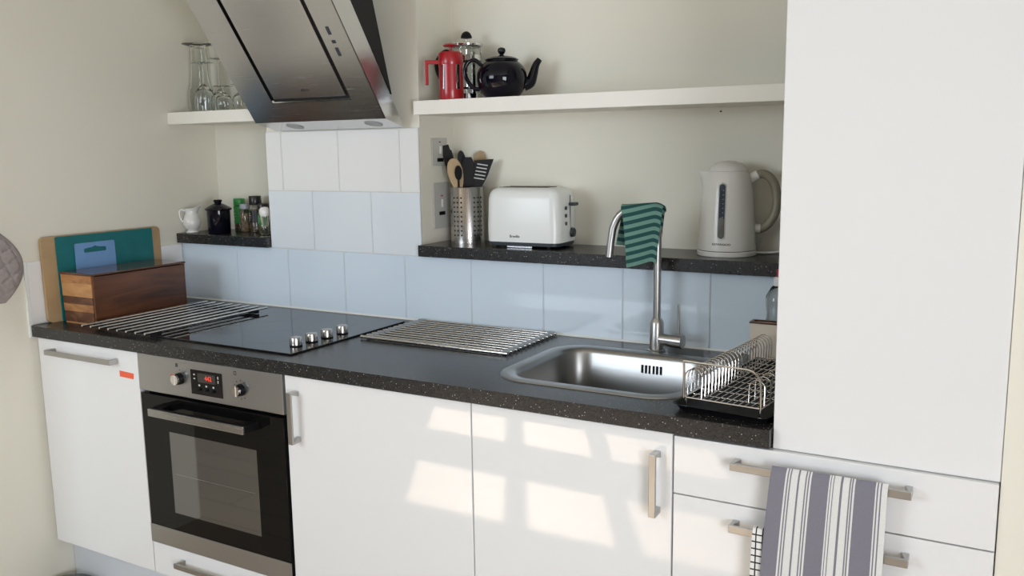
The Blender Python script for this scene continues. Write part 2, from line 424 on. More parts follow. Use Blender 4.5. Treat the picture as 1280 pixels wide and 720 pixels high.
def unit(x0, x1, label, name='base_cabinet'):
    t = thing(name, label, 'cabinet', ((x0+x1)/2, -.31, 0)); carcass(t, x0, x1); 
    b = nb()
    for x in (x0+.06, x1-.06): 
        for y in (-.45, -.12): cyl(b, (x, y, 0), (x, y, .15), .015, 10)
    obj('foot', b, M['black'], t); return t
u1 = unit(.004, X1, 'white gloss cabinet at the left wall with a horizontal handle and orange tape')
d = door_panel(u1, .018, X1, DB, DT); h = handle(d, .099, .427, .8335)
b = nb(); prism(b, [(.428, .804), (.495, .801), (.4925, .783), (.428, .785)], XD-.0006, XD, 'y'); obj('tape_strip', b, M['orange'], d, label='orange tape strip')
u3 = unit(X2, X3, 'white gloss cabinet right of the oven with an upright handle at its left edge')
d = door_panel(u3, X2+.002, X3, DB, DT); handle(d, .689, .832, 1.1625, True)
u4 = unit(X3, X4, 'white gloss sink cabinet with an upright handle at its right edge')
d = door_panel(u4, X3, X4, DB, DT); handle(d, .690, .829, 2.184, True)
u5 = thing('drawer_unit', 'white gloss drawer unit with long bar handles under the tall cabinet', 'drawers', ((X4+XR)/2, -.31, 0))
carcass(u5, X4, XR, z1=.8655)
b = nb()
for x in (X4+.06, XR-.06):
    for y in (-.45, -.12): cyl(b, (x, y, 0), (x, y, .15), .015, 10)
obj('foot', b, M['black'], u5)
for z0, z1, hz in ((.7415, .8662, .831), (.452, .7388, .700), (DB, .4475, .410)):
    dr = obj('drawer', bbox(X4+.002, XR-.002, XD, XD+.018, z0, z1, .0015), M['door'], u5); handle(dr, 2.347, 2.681, hz)
# kickboard
solo('kickboard', bbox(.002, XR, -.555, -.539, 0, .148, .001), M['kick'], 'pale recessed kickboard along the floor beneath the doors', 'kickboard', (1.2, -.547, 0))
# tall cabinet above the drawers
tc = thing('tall_cabinet', 'tall cream-white gloss cabinet standing at the right end of the worktop', 'cabinet', (2.64, -.31, .868))
obj('door', bbox(2.4205, XR, -.6098, -.592, .8672, 2.43, .002), M['door'], tc)
b = nb()
for a, c in ((2.47, 2.488), (XR-.018, XR)): box(b, a, c, -.590, -.03, .875, 2.43)
for a in (.875, 1.5, 2.412): box(b, 2.488, XR-.018, -.590, -.03, a, a+.018)
box(b, 2.488, XR-.018, -.03, -.02, .875, 2.43); obj('carcass', b, M['carcass'], tc)

# ---------------------------------------------------------------- oven
ov = thing('built_in_oven', 'built-in oven with steel control panel and black glass door', 'oven', (.8183, -.31, .268))
OX0, OX1 = X1+.003, X2-.003
b = nb(); box(b, OX0+.012, OX1-.012, XD+.022, -.06, .275, .86); obj('body', b, M['matt_black'], ov)
cp = obj('control_panel', bbox(OX0, OX1, XD-.004, XD+.018, .757, DT+.001, .0015), M['oven_steel'], ov)
od = obj('oven_door', bbox(OX0+.003, OX1-.002, XD-.004, XD+.018, .268, .748, .002), M['oven_glass'], ov)
obj('steel_strip', bbox(OX0+.002, OX1-.0015, XD-.0055, XD-.003, .2685, .327, .0006), M['oven_steel'], od)
obj('viewing_window', bbox(.643, 1.003, XD-.0048, XD-.0035, .384, .640, .0003), M['oven_pane'], od)
b = nb(); box(b, .66, .99, XD-.0052, XD-.0048, .5095, .5108); obj('shelf_line', b, M['steel'], od)
# handle: steel bar on black brackets
oh = obj('handle', bbox(.622, 1.013, -.680, -.673, .7005, .7235, .0015), M['steel'], od)
b = nb(); prism(b, [(.622, -.673), (1.013, -.673), (1.020, XD-.004), (.985, XD-.004), (.975, -.661), (.660, -.661), (.650, XD-.004), (.615, XD-.004)], .703, .722, 'z')
obj('bracket', b, M['black'], od, label='black handle bracket')
# display
dp = obj('display', bbox(.755, .884, XD-.0055, XD-.003, .773, .846, .0006), M['black_gloss'], cp)
b = nb(); box(b, .785, .857, XD-.0060, XD-.0055, .811, .838)
obj('screen', b, mat('smoked_screen', (.05, .045, .04), .15), dp)
text('digits', '442', .020, dp, (.829, XD-.0064, .8245), (1, 0, 0), (0, 0, 1), M['red_digits'], spacing=.95)
b = nb()
for x in (.790, .819, .848): cyl(b, (x, XD-.011, .789), (x, XD-.0055, .789), .0042, 16)
obj('button', b, M['black'], dp)
b = nb()
for x in (.790, .819, .848): box(b, x-.003, x+.003, XD-.0058, XD-.0055, .799, .804)
for z in (.832, .820):
    box(b, .768, .774, XD-.0058, XD-.0055, z-.002, z+.002); box(b, .867, .870, XD-.0058, XD-.0055, z-.004, z+.004)
obj('icons', b, M['pale_ink'], dp)
def oven_knob(x, z):
    b = nb(); cyl(b, (x, XD-.004, z), (x, XD-.021, z), .0175, 24, .0165); k = obj('knob', b, M['black'], cp, smooth=True)
    b = nb(); cyl(b, (x, XD-.021, z), (x, XD-.0265, z), .0165, 24, .0150); box(b, x-.0022, x+.0022, XD-.0285, XD-.0262, z-.0145, z+.0145)
    obj('knob_face', b, M['chrome'], k, smooth=True)
oven_knob(.708, .812); oven_knob(.957, .809)
b = nb()
box(b, .6925, .701, XD-.0046, XD-.004, .846, .8475); box(b, .6925, .701, XD-.0046, XD-.004, .855, .8565)
for x in (.6925, .6958, .6995): box(b, x, x+.0015, XD-.0046, XD-.004, .8475, .855)
for i, (x0, x1, z0, z1) in enumerate(((.932, .9335, .849, .860), (.9405, .942, .849, .860), (.9335, .9405, .8585, .860), (.9335, .9405, .849, .8505))): box(b, x0, x1, XD-.0046, XD-.004, z0, z1)
for a in (-65, -35, 0, 35, 65, 150, 180, 210):
    t = math.radians(a); x, z = .957+.0265*math.sin(t), .809+.0265*math.cos(t); box(b, x-.0017, x+.0017, XD-.0045, XD-.004, z-.0017, z+.0017)
for a in (0, 40, 75):
    t = math.radians(a); x, z = .708+.0255*math.sin(t), .812+.0255*math.cos(t); box(b, x-.0014, x+.0014, XD-.0045, XD-.004, z-.0014, z+.0014)
obj('symbols', b, M['ink'], cp)
b = nb(); prism(b, [(.665, .8185), (.685, .816), (.685, .8195), (.672, .8225)], XD-.0046, XD-.004, 'y'); obj('tape_mark', b, M['orange'], cp, label='small orange mark')
# drawer below the oven
u2 = thing('plinth_drawer', 'shallow white drawer beneath the oven with a bar handle', 'drawer', (.8183, -.31, .15))
dr = obj('drawer_front', bbox(OX0, OX1, XD, XD+.018, DB, .2645, .0015), M['door'], u2); handle(dr, .652, .984, .225)
b = nb(); box(b, OX0+.01, OX1-.01, XD+.0195, -.06, .150, .26); obj('drawer_box', b, M['carcass'], u2)

# ---------------------------------------------------------------- hob
HZ = ZW+.0055
hob = thing('ceramic_hob', 'black glass hob with four silver knobs set in the worktop above the oven', 'hob', (.81, -.31, ZW))
obj('hob_glass', bbox(.520, 1.102, -.573, -.050, ZW, HZ, .0016), M['black_glass'], hob)
for x, y in ((1.040, -.487), (1.042, -.424), (1.044, -.360), (1.045, -.292)):
    b = nb(); lathe(b, [(.0175, HZ), (.0175, HZ+.022), (.0165, HZ+.0245), (.0145, HZ+.0255), (.002, HZ+.026)], x, y, 28)
    k = obj('knob', b, M['steel_v'], hob, smooth=True)
    b = nb(); lathe(b, [(.0182, HZ), (.0182, HZ+.0035)], x, y, 28); obj('knob_collar', b, M['black'], k)
ZR = mat('hob_print', (.10, .10, .11), .3)
for x, y, r in ((.66, -.18, .09), (.92, -.17, .072), (.66, -.42, .072), (.89, -.43, .09)):
    b = nb(); n = 64
    i0 = [b.verts.new((x+r*math.cos(2*PI*i/n), y+r*math.sin(2*PI*i/n), HZ+.0001)) for i in range(n)]
    i1 = [b.verts.new((x+(r-.0007)*math.cos(2*PI*i/n), y+(r-.0007)*math.sin(2*PI*i/n), HZ+.0001)) for i in range(n)]
    for i in range(n): b.faces.new((i0[i], i0[(i+1) % n], i1[(i+1) % n], i1[i]))
    obj('heating_zone', b, ZR, hob)

# ---------------------------------------------------------------- roll-up rod mats
def rod_mat(label, x0, x1, y0, y1, n, along, z, r, rz=0):
    cx, cy = (x0+x1)/2, (y0+y1)/2
    t = thing('rod_trivet', label, 'trivet', (cx, cy, z-r), 0, 'steel rod mats lying on the worktop')
    for i in range(n):
        f = i/(n-1); b = nb(); k = .011
        if along == 'x': y = y0+(y1-y0)*f; sh = .025*(f-.5); cyl(b, (x0, y, z), (x1, y, z), r*1.5 if i == 0 else r, 14)
        else: x = x0+(x1-x0)*f; cyl(b, (x, y0, z), (x, y1, z), r, 14)
        obj('rod', b, M['wire'], t, smooth=True)
    for e in (0, 1):
        b = nb()
        if along == 'x':
            xe = x0+.018 if e == 0 else x1-.018
            for i in range(n):
                y = y0+(y1-y0)*i/(n-1); cyl(b, (xe-.010, y, z), (xe+.010, y, z), r*1.5, 10)
            box(b, xe-.004, xe+.004, y0, y1, z-r*1.25, z-r*.6)
            obj('end_grip', b, M['grey_lid'] if e == 0 else M['grey_lid'], t)
        else:
            ye = y0+.05 if e == 0 else y1-.05
            box(b, x0-.004, x1+.004, ye-.008, ye+.008, z-r-.009, z-r*.5); obj('rubber_strip', b, M['black'], t)
    return t
rod_mat('steel rod trivet mat lying beside the hob in front of the wooden bin', .262, .560, -.622, -.120, 8, 'y', .9305, .0036)
rod_mat('steel roll-up rod mat lying on the worktop between hob and sink', 1.135, 1.640, -.312, -.020, 12, 'x', .9170, .0034)

# ---------------------------------------------------------------- sink
sk = thing('inset_sink', 'brushed steel single bowl sink let into the black worktop', 'sink', (1.954, -.316, .75))
def rr3(x0, x1, y0, y1, r, z, n=8): return [(x, y, z) for x, y in rrect(x0, x1, y0, y1, r, n)]
a = (SX0, SX1, SY0, SY1)
def ins(d, r, z): return rr3(a[0]+d, a[1]-d, a[2]+d, a[3]-d, r, z)
b = nb(); ringskin(b, [ins(0, .100, ZW), ins(.002, .099, ZW+.003), ins(.012, .092, ZW+.0035), ins(.030, .080, ZW+.0025), ins(.036, .076, ZW-.001),
    ins(.041, .072, ZW-.010), ins(.045, .068, ZW-.10), ins(.052, .065, ZW-.135), ins(.07, .055, ZW-.150), ins(.16, .03, ZW-.155)], False, True)
bowl = obj('bowl', b, M['sink_steel'], sk, smooth=True)
b = nb(); yb = a[3]-.0452
for i in range(6):
    if i in (2, 3): continue
    x = 1.958+i*.0105; box(b, x, x+.0045, yb-.0006, yb+.004, ZW-.048, ZW-.026)
box(b, 1.979, 1.9825, yb-.0006, yb+.004, ZW-.048, ZW-.026); box(b, 1.9905, 1.994, yb-.0006, yb+.004, ZW-.048, ZW-.026)
obj('overflow_slots', b, M['matt_black'], bowl)
b = nb(); lathe(b, [(.003, ZW-.0385), (.0001, ZW-.0385)], 1.9865, yb, 10); b.free()
b = nb(); lathe(b, [(.042, ZW-.1548), (.042, ZW-.152), (.036, ZW-.1515), (.030, ZW-.1535), (.001, ZW-.1535)], 1.954, -.316, 32); obj('drain', b, M['chrome'], bowl, smooth=True)

# ---------------------------------------------------------------- tap
tx, ty = 1.974, -.073
tp = thing('mixer_tap', 'tall brushed nickel mixer tap with curved spout behind the sink', 'tap', (tx, ty, ZW))
b = nb(); lathe(b, [(.0245, ZW), (.0245, ZW+.003), (.0195, ZW+.005), (.0190, ZW+.078), (.0165, ZW+.084), (.0115, ZW+.092)], tx, ty, 32)
obj('body', b, M['nickel'], tp, smooth=True)
dx, dy = -.985, -.17
def sp(u, z): return (tx+dx*u, ty+dy*u, z)
R_ = .062
pts = [sp(0, ZW+.085), sp(0, 1.10), sp(0, 1.225)]+[sp(R_-R_*math.cos(math.radians(t)), 1.232+.068*math.sin(math.radians(t))) for t in range(15, 150, 12)]
pts += [sp(.124, 1.245), sp(.130, 1.205), sp(.134, 1.166)]
b = nb(); tube(b, pts, .0105, 20); obj('spout', b, M['nickel'], tp, smooth=True)
b = nb(); cyl(b, sp(.134, 1.166), sp(.1342, 1.163), .0085, 16); obj('aerator', b, M['matt_black'], tp)
b = nb(); hz = ZW+.034
cyl(b, (tx+.012, ty-.002, hz), (tx+.045, ty-.006, hz), .0165, 24); cyl(b, (tx+.045, ty-.006, hz), (tx+.078, ty-.010, hz), .0185, 24)
ho = obj('mixer_handle', b, M['nickel'], tp, smooth=True)
b = nb(); cyl(b, (tx+.066, ty-.009, hz+.012), (tx+.066, ty-.009, hz+.100), .0035, 12); obj('lever', b, M['nickel'], ho, smooth=True)

# cloth over the spout: strip in local (s across, t along)
def stripes(name, axis, stops, a, bcol, scale=1., rough=.85, wv=0):
    m = mat(name, a, rough); t = N(m, 'ShaderNodeUVMap'); s = N(m, 'ShaderNodeSeparateXYZ'); L(m, t.outputs[0], s.inputs[0])
    r = ramp(m, stops, 'CONSTANT'); src = s.outputs[axis]
    if scale != 1:
        mu = N(m, 'ShaderNodeMath', operation='MULTIPLY'); mu.inputs[1].default_value = scale; L(m, src, mu.inputs[0])
        fr = N(m, 'ShaderNodeMath', operation='FRACT'); L(m, mu.outputs[0], fr.inputs[0]); src = fr.outputs[0]
    L(m, src, r.inputs[0])
    f = noise(m, coords(m), 700, 2); hsv = N(m, 'ShaderNodeMix', data_type='RGBA', blend_type='MULTIPLY'); hsv.inputs[0].default_value = .5
    g = ramp(m, [(.3, (.72, .72, .72)), (.7, (1, 1, 1))]); L(m, f, g.inputs[0]); L(m, r.outputs[0], hsv.inputs[6]); L(m, g.outputs[0], hsv.inputs[7])
    L(m, hsv.outputs[2], bsdf(m).inputs['Base Color']); bump(m, f, .35, .0008)
    return m
def sheet(fn, nu, nv, thick=.002):
    """grid surface with UVs and a real thickness"""
    bm = nb(); uvl = bm.loops.layers.uv.new('UVMap'); P = [[Vector(fn(i/nu, j/nv)) for j in range(nv+1)] for i in range(nu+1)]
    Nn = [[None]*(nv+1) for _ in range(nu+1)]
    for i in range(nu+1):
        for j in range(nv+1):
            du = P[min(i+1, nu)][j]-P[max(i-1, 0)][j]; dv = P[i][min(j+1, nv)]-P[i][max(j-1, 0)]; Nn[i][j] = du.cross(dv).normalized()
    A = [[bm.verts.new(P[i][j]+Nn[i][j]*thick/2) for j in range(nv+1)] for i in range(nu+1)]
    B = [[bm.verts.new(P[i][j]-Nn[i][j]*thick/2) for j in range(nv+1)] for i in range(nu+1)]
    def face(vs, uvs):
        f = bm.faces.new(vs)
        for l, u in zip(f.loops, uvs): l[uvl].uv = u
    for i in range(nu):
        for j in range(nv):
            q = [(i, j), (i+1, j), (i+1, j+1), (i, j+1)]; uv = [(x/nu, y/nv) for x, y in q]
            face([A[x][y] for x, y in q], uv); face([B[x][y] for x, y in reversed(q)], uv[::-1])
    def side(path):
        for (x0, y0), (x1, y1) in zip(path, path[1:]): face([A[x0][y0], A[x1][y1], B[x1][y1], B[x0][y0]], [(x0/nu, y0/nv), (x1/nu, y1/nv)]*2)
    side([(i, 0) for i in range(nu+1)]); side([(nu, j) for j in range(nv+1)]); side([(i, nv) for i in range(nu, -1, -1)]); side([(0, j) for j in range(nv, -1, -1)])
    return bm
GL, GD = (.13, .27, .22), (.006, .062, .060)
M['green_cloth'] = stripes('green_striped_cloth', 1, [(0, GL), (.5, GD)], GL, GD, 14.5)
def cloth_fn(u, v):
    # v runs from the front hem over the spout to the hem behind; u from left to right
    top = 1.313-.003*math.cos(u*3) - .05*max(0, u-.78)**2*4
    sx0, sx1 = tx-.105+.022*0, tx+.012
    s = v*.30
    Lf = .135+.018*(1-u); r = .0165
    arc = PI*r
    if s < Lf:
        k = 1-s/Lf; z = top-r-(Lf-s); y = -r-.010*k+.004*math.sin(u*9+k*2)*k; x0, x1 = sx0+.012+.018*k**.6, sx1+.004-.010*k
    elif s < Lf+arc:
        a_ = (s-Lf)/r; z = top-r+r*math.sin(a_); y = -r*math.cos(a_); m_ = a_/PI; x0, x1 = sx0+.012-.008*m_, sx1+.004
    else:
        k = (s-Lf-arc)/(.30-Lf-arc+.001); z = top-r-(s-Lf-arc)-.0; y = r+.006*k+.003*math.sin(u*8)*k; x0, x1 = sx0+.004-.022*k, sx1-.015*k
    x = x0+(x1-x0)*u
    yc = ty+(x-tx)*(dy/dx)
    return (x, yc+y, z)
bm = sheet(cloth_fn, 22, 60, .003)
solo('dish_cloth', bm, M['green_cloth'], 'green striped dish cloth draped over the tap spout', 'cloth', (tx-.05, ty, 1.16), smooth=True)

# ---------------------------------------------------------------- towels on the drawer handles
GR, WH = (.20, .195, .235), (.72, .72, .70)
bands = [(.136, .150), (.162, .175), (.185, .245), (.258, .312), (.322, .334), (.347, .363), (.512, .524), (.535, .549), (.558, .612), (.63, .686), (.697, .707), (.718, .732), (.90, .912), (.923, .938)]
st = [(0, GR)]
for p, q in bands: st += [(p, WH), (q, GR)]
st += [(.952, WH)]
M['stripe_towel'] = stripes('grey_white_stripe_towel', 0, st, GR, WH)
def hang(x0, x1, zbar, front, back, flare=0, yb=-.6555, r=.0115, wave=.003, hb=.011, drop=.005):
    tot = front+back+2*.013+PI*.004
    zt = zbar+hb
    def fn(u, v):
        s = v*tot; yf = yb-.0035; ybk = yb+.0105
        if s < front: k = 1-s/front; z = zt-(front-s); y = yf-drop*k**.5-wave*math.sin(u*11+1)*k
        elif s < front+.02: m_ = (s-front)/.02; k = 0; z = zt+.004*math.sin(PI*m_); y = yf+(ybk-yf)*m_
        else: k = (s-front-.02)/back; z = zt-(s-front-.02); y = ybk
        xl = x0-(flare*k**.8 if s < front else 0); return (xl+(x1-xl)*u-.004*k*u, y, z)
    return fn
hb_y = XD-.034-.0005
bm = sheet(hang(2.431, 2.641, .831, .42, .095, .024, drop=.012), 40, 40, .0025)
solo('tea_towel', bm, M['stripe_towel'], 'grey and white striped tea towel hung over the top drawer handle', 'towel', (2.535, -.655, .42), smooth=True)
def check_mat():
    m = mat('black_white_check', WH, .9); t = N(m, 'ShaderNodeTexCoord'); s = N(m, 'ShaderNodeSeparateXYZ'); L(m, t.outputs['Object'], s.inputs[0]); outs = []
    for ax, sc in ((0, 1/.0130), (2, 1/.0145)):
        mu = N(m, 'ShaderNodeMath', operation='MULTIPLY'); mu.inputs[1].default_value = sc; L(m, s.outputs[ax], mu.inputs[0])
        fr = N(m, 'ShaderNodeMath', operation='FRACT'); L(m, mu.outputs[0], fr.inputs[0]); g = N(m, 'ShaderNodeMath', operation='LESS_THAN'); g.inputs[1].default_value = .20; L(m, fr.outputs[0], g.inputs[0]); outs.append(g)
    mx = N(m, 'ShaderNodeMath', operation='MAXIMUM'); L(m, outs[0].outputs[0], mx.inputs[0]); L(m, outs[1].outputs[0], mx.inputs[1])
    c = ramp(m, [(.4, WH), (.6, (.02, .015, .02))]); L(m, mx.outputs[0], c.inputs[0]); L(m, c.outputs[0], bsdf(m).inputs['Base Color']); return m
bm = sheet(hang(2.398, 2.470, .700, .26, .16, .006, wave=.001), 10, 40, .0025)
solo('check_towel', bm, check_mat(), 'black and white checked towel on the second drawer handle, mostly behind the striped one', 'towel', (2.43, -.655, .44), smooth=True)

# ---------------------------------------------------------------- dish rack
rk = thing('dish_rack', 'chrome wire dish rack on a black tray beside the sink', 'dish rack', (2.30, -.575, ZW), -.105)
def trayfn(): 
    b = nb(); rings = [rr3(-.088, .098, -.01, .445, .015, 0.), rr3(-.096, .106, -.02, .455, .018, .014), rr3(-.101, .111, -.025, .46, .020, .0145), rr3(-.097, .107, -.021, .456, .018, .012), rr3(-.088, .098, -.01, .445, .015, .003)]
    ringskin(b, rings, True, True); return b
obj('drip_tray', trayfn(), M['black'], rk, smooth=True, world=False)
b = nb(); W_ = .0018
def wire(pts, r=W_, n=6): tube(b, pts, r, n)
# base frame and cross wires
x0, x1, y0, y1, zb = -.080, .090, 0., .43, .026
wire([(x0, y0, zb), (x1, y0, zb), (x1, y1, zb), (x0, y1, zb), (x0, y0, zb)], .0022)
for i in range(1, 13): wire([(x0+(x1-x0)*i/13, y0, zb-.002), (x0+(x1-x0)*i/13, y1, zb-.002)], .0011)
for i in range(1, 9): wire([(x0, y1*i/9, zb-.004), (x1, y1*i/9, zb-.004)], .0014)
for x in (x0+.004, x1-.004):
    for y in (y0+.004, y1-.004): wire([(x, y, .0035), (x, y, zb)], .003)
obj('base_frame', b, M['wire'], rk, smooth=True, world=False)
def arch(y, xa, xb, h, lean=0):
    p = [(xa, y, zb)]; m_ = (xa+xb)/2; rr = (xb-xa)/2
    for k in range(9): t = PI-PI*k/8; p.append((m_+rr*math.cos(t), y+lean*(h-rr+rr*math.sin(t))/h, zb+h-rr+rr*math.sin(t)))
    p.append((xb, y, zb)); return p
bm_ = nb(); tube(bm_, arch(0, -.080, -.040, .062, .006), .0014, 6); first = obj('plate_divider', bm_, M['wire'], rk, smooth=True, world=False)
for i in range(1, 24):
    c = first.copy(); C.objects.link(c); c.parent = rk; c.location = (0, .0182*i, 0)
bm_ = nb(); tube(bm_, arch(0, .055, .088, .052, .004), .0014, 6); second = obj('cup_divider', bm_, M['wire'], rk, smooth=True, world=False); second.location = (0, .02, 0)
for i in range(1, 12):
    c = second.copy(); C.objects.link(c); c.parent = rk; c.location = (0, .02+.035*i, 0)
# raised front hoop
def hoop(y):
    b = nb(); zt = .106
    p = [(-.078, y, zb)]+[(-.078, y, .06), (-.078, y-.0, .085), (-.078, y-.002, zt)]
    tube(b, p, .0026, 8)
    q = [(-.078, y-.002, zt), (.06, y-.002, zt)]+[(.06+.030*math.sin(t), y-.002, zt-.030+.030*math.cos(t)) for t in (.4, .8, 1.2, PI/2)]+[(.090, y, zb)]
    tube(b, q, .0024, 8); return b
obj('end_hoop', hoop(-.004), M['wire'], rk, smooth=True, world=False)
b = nb(); p = [(.02, .30, zb), (.02, .30, .075), (.09, .30, .075)]; tube(b, p, .002, 6); obj('cup_bar', b, M['wire'], rk, smooth=True, world=False)

# soap bottle and carton behind the rack
sp_ = thing('detergent_bottle', 'clear detergent bottle with a red cap half hidden by the tall cabinet', 'bottle', (2.290, -.040, ZW))
b = nb(); lathe(b, [(.027, ZW), (.030, ZW+.004), (.030, ZW+.10), (.027, ZW+.125), (.031, ZW+.15), (.030, ZW+.17), (.018, ZW+.192), (.011, ZW+.198)], 2.290, -.040, 28); obj('body', b, M['glass'], sp_, smooth=True)
b = nb(); lathe(b, [(.0125, ZW+.196), (.0125, ZW+.216), (.009, ZW+.219)], 2.290, -.040, 20); obj('cap', b, M['white_plastic'], sp_, smooth=True)
b = nb(); lathe(b, [(.006, ZW+.219), (.005, ZW+.230), (.0075, ZW+.231), (.006, ZW+.238)], 2.290, -.040, 16); obj('nozzle', b, M['red'], sp_, smooth=True)
ct = thing('sponge_tidy', 'small white sponge tidy with dark rim behind the dish rack', 'holder', (2.29, -.0905, ZW))
b = nb(); z1 = ZW+.106
box(b, 2.238, 2.342, -.108, -.104, ZW, z1); box(b, 2.238, 2.342, -.076, -.072, ZW, z1); box(b, 2.238, 2.242, -.104, -.076, ZW, z1); box(b, 2.338, 2.342, -.104, -.076, ZW, z1); box(b, 2.242, 2.338, -.104, -.076, ZW, ZW+.004)
obj('body', b, M['foil'], ct)
b = nb(); slab_hole(b, [(2.236, -.110), (2.344, -.110), (2.344, -.070), (2.236, -.070)], [(2.243, -.103), (2.337, -.103), (2.337, -.077), (2.243, -.077)], z1, z1+.004); obj('rim', b, M['acacia'], ct)

# ---------------------------------------------------------------- bread bin
bb = thing('bread_bin', 'dark wooden bread bin with striped end on the worktop in the left corner', 'bread bin', (.125, -.35, ZW))
BX, BXe, BY0, BY1, BZ0, BZ1 = .045, .207, -.536, -.164, ZW, 1.0785
def endpoly(z0, z1):
    """slice of the end board: its back edge slopes outwards, its foot is rounded"""
    f = lambda z: BX-.004+.010*(1-(z-BZ0)/(BZ1-BZ0))
    return [(f(z0), z0), (BXe-.005, z0), (BXe-.005, z1), (f(z1), z1)]
zs = [BZ0+.004, .950, .976, 1.000, 1.046, BZ1-.006]
for y0, y1 in ((BY0, BY0+.012), (BY1-.012, BY1)):
    for i, mt in enumerate(('strip_c', 'strip_b', 'strip_c', 'strip_a', 'strip_b')):
        b = nb(); prism(b, endpoly(zs[i]+.0003, zs[i+1]-.0003), y0, y1, 'y'); obj('wood_strip', b, M[mt], bb)
b = nb(); prism(b, [(BX+.008, BZ0), (BXe-.004, BZ0), (BXe-.004, BZ0+.004), (BX+.006, BZ0+.004)], BY0, BY1, 'y'); obj('base', b, M['strip_a'], bb)
obj('front_board', bbox(BXe-.005, BXe+.003, BY0+.002, BY1-.002, BZ0+.016, BZ1-.008, .0015), M['acacia'], bb)
obj('lower_rail', bbox(BXe-.005, BXe+.001, BY0+.002, BY1-.002, BZ0+.001, BZ0+.0148, .001), M['strip_b'], bb)
obj('lid', bbox(BX-.006, BXe+.004, BY0-.002, BY1+.002, BZ1-.0055, BZ1+.0015, .002), M['acacia_top'], bb)
b = nb(); box(b, BX, BX+.008, BY0+.012, BY1-.012, BZ0+.004, BZ1-.006); obj('back_board', b, M['acacia'], bb)

# chopping boards leaning between the bin and the wall
def board(name, pts, x_foot, x_top, z0, z1, th, m, label, hole=None, cat='chopping board', grp=None):
    """pts (y, z) outline; leans so that the top touches x_top"""
    b = nb()
    sl = lambda z: x_foot+(x_top-x_foot)*(z-z0)/(z1-z0)
    if hole is None: prism(b, pts, 0, th, 'x')
    else:
        slab_hole(b, pts, hole, 0, th); b.transform(Matrix(((0, 0, 1, 0), (1, 0, 0, 0), (0, 1, 0, 0), (0, 0, 0, 1))))
    for v in b.verts: v.co.x += sl(v.co.z)
    return solo(name, b, m, label, cat, (x_foot+th/2, -.35, z0), 'chopping boards behind the bread bin')
def yz(y0, y1, z0, z1, r): return rrect(y0, y1, z0, z1, r, 4)
board('chopping_board', yz(-.580, -.112, ZW, 1.197, .016), .0105, .007, ZW, 1.197, .014, M['bamboo'], 'pale wooden chopping board against the wall behind the teal one')
board('chopping_board', yz(-.532, -.150, ZW, 1.1945, .004), .0255, .0225, ZW, 1.1945, .004, M['teal'], 'large teal chopping board standing between wooden board and bread bin')
board('chopping_board', yz(-.468, -.314, ZW, 1.166, .006), .0318, .029, ZW, 1.166, .003, M['blue'], 'small pale blue chopping board with a cut-out grip', hole=[(-.433, 1.132), (-.350, 1.132), (-.3475, 1.137), (-.350, 1.146), (-.380, 1.149), (-.391, 1.154), (-.402, 1.149), (-.433, 1.146), (-.436, 1.139)])

# ---------------------------------------------------------------- left ledge things
jx, jy = .040, .025
jg = thing('milk_jug', 'small white ceramic jug at the left end of the ledge', 'jug', (jx, jy, ZS), math.radians(48.5))
b = nb(); prof = [(.022, 0), (.0245, .002), (.0235, .006), (.018, .010), (.026, .018), (.0335, .034), (.0335, .048), (.027, .066), (.0225, .076), (.024, .088), (.026, .094), (.0245, .094), (.021, .080), (.001, .030)]
lathe(b, prof, 0, 0, 32)
for v in b.verts:
    if v.co.z > .075 and v.co.x > .012: k = (v.co.z-.075)/.019; v.co.x += .010*k*(v.co.x/.025); v.co.z += .007*k
obj('body', b, M['white_ceramic'], jg, smooth=True, world=False)
b = nb(); tube(b, smoothpath([(-.022, 0, .084), (-.036, 0, .090), (-.044, 0, .078), (-.040, 0, .055), (-.031, 0, .040)], 6), .0038, 10); obj('handle', b, M['white_ceramic'], jg, smooth=True, world=False)
jr = thing('storage_jar', 'black glazed lidded jar between white jug and spice jars', 'jar', (.163, .048, ZS))
b = nb(); lathe(b, [(.040, ZS), (.042, ZS+.003), (.0435, ZS+.082), (.0435, ZS+.088), (.001, ZS+.088)], .163, .048, 36); obj('body', b, M['navy_ceramic'], jr, smooth=True)
b = nb(); z = ZS+.0882; lathe(b, [(.048, z), (.050, z+.003), (.049, z+.007), (.040, z+.013), (.026, z+.021), (.015, z+.025), (.012, z+.028), (.015, z+.031), (.0165, z+.036), (.014, z+.040), (.001, z+.041)], .163, .048, 36); obj('lid', b, M['navy_ceramic'], jr, smooth=True)
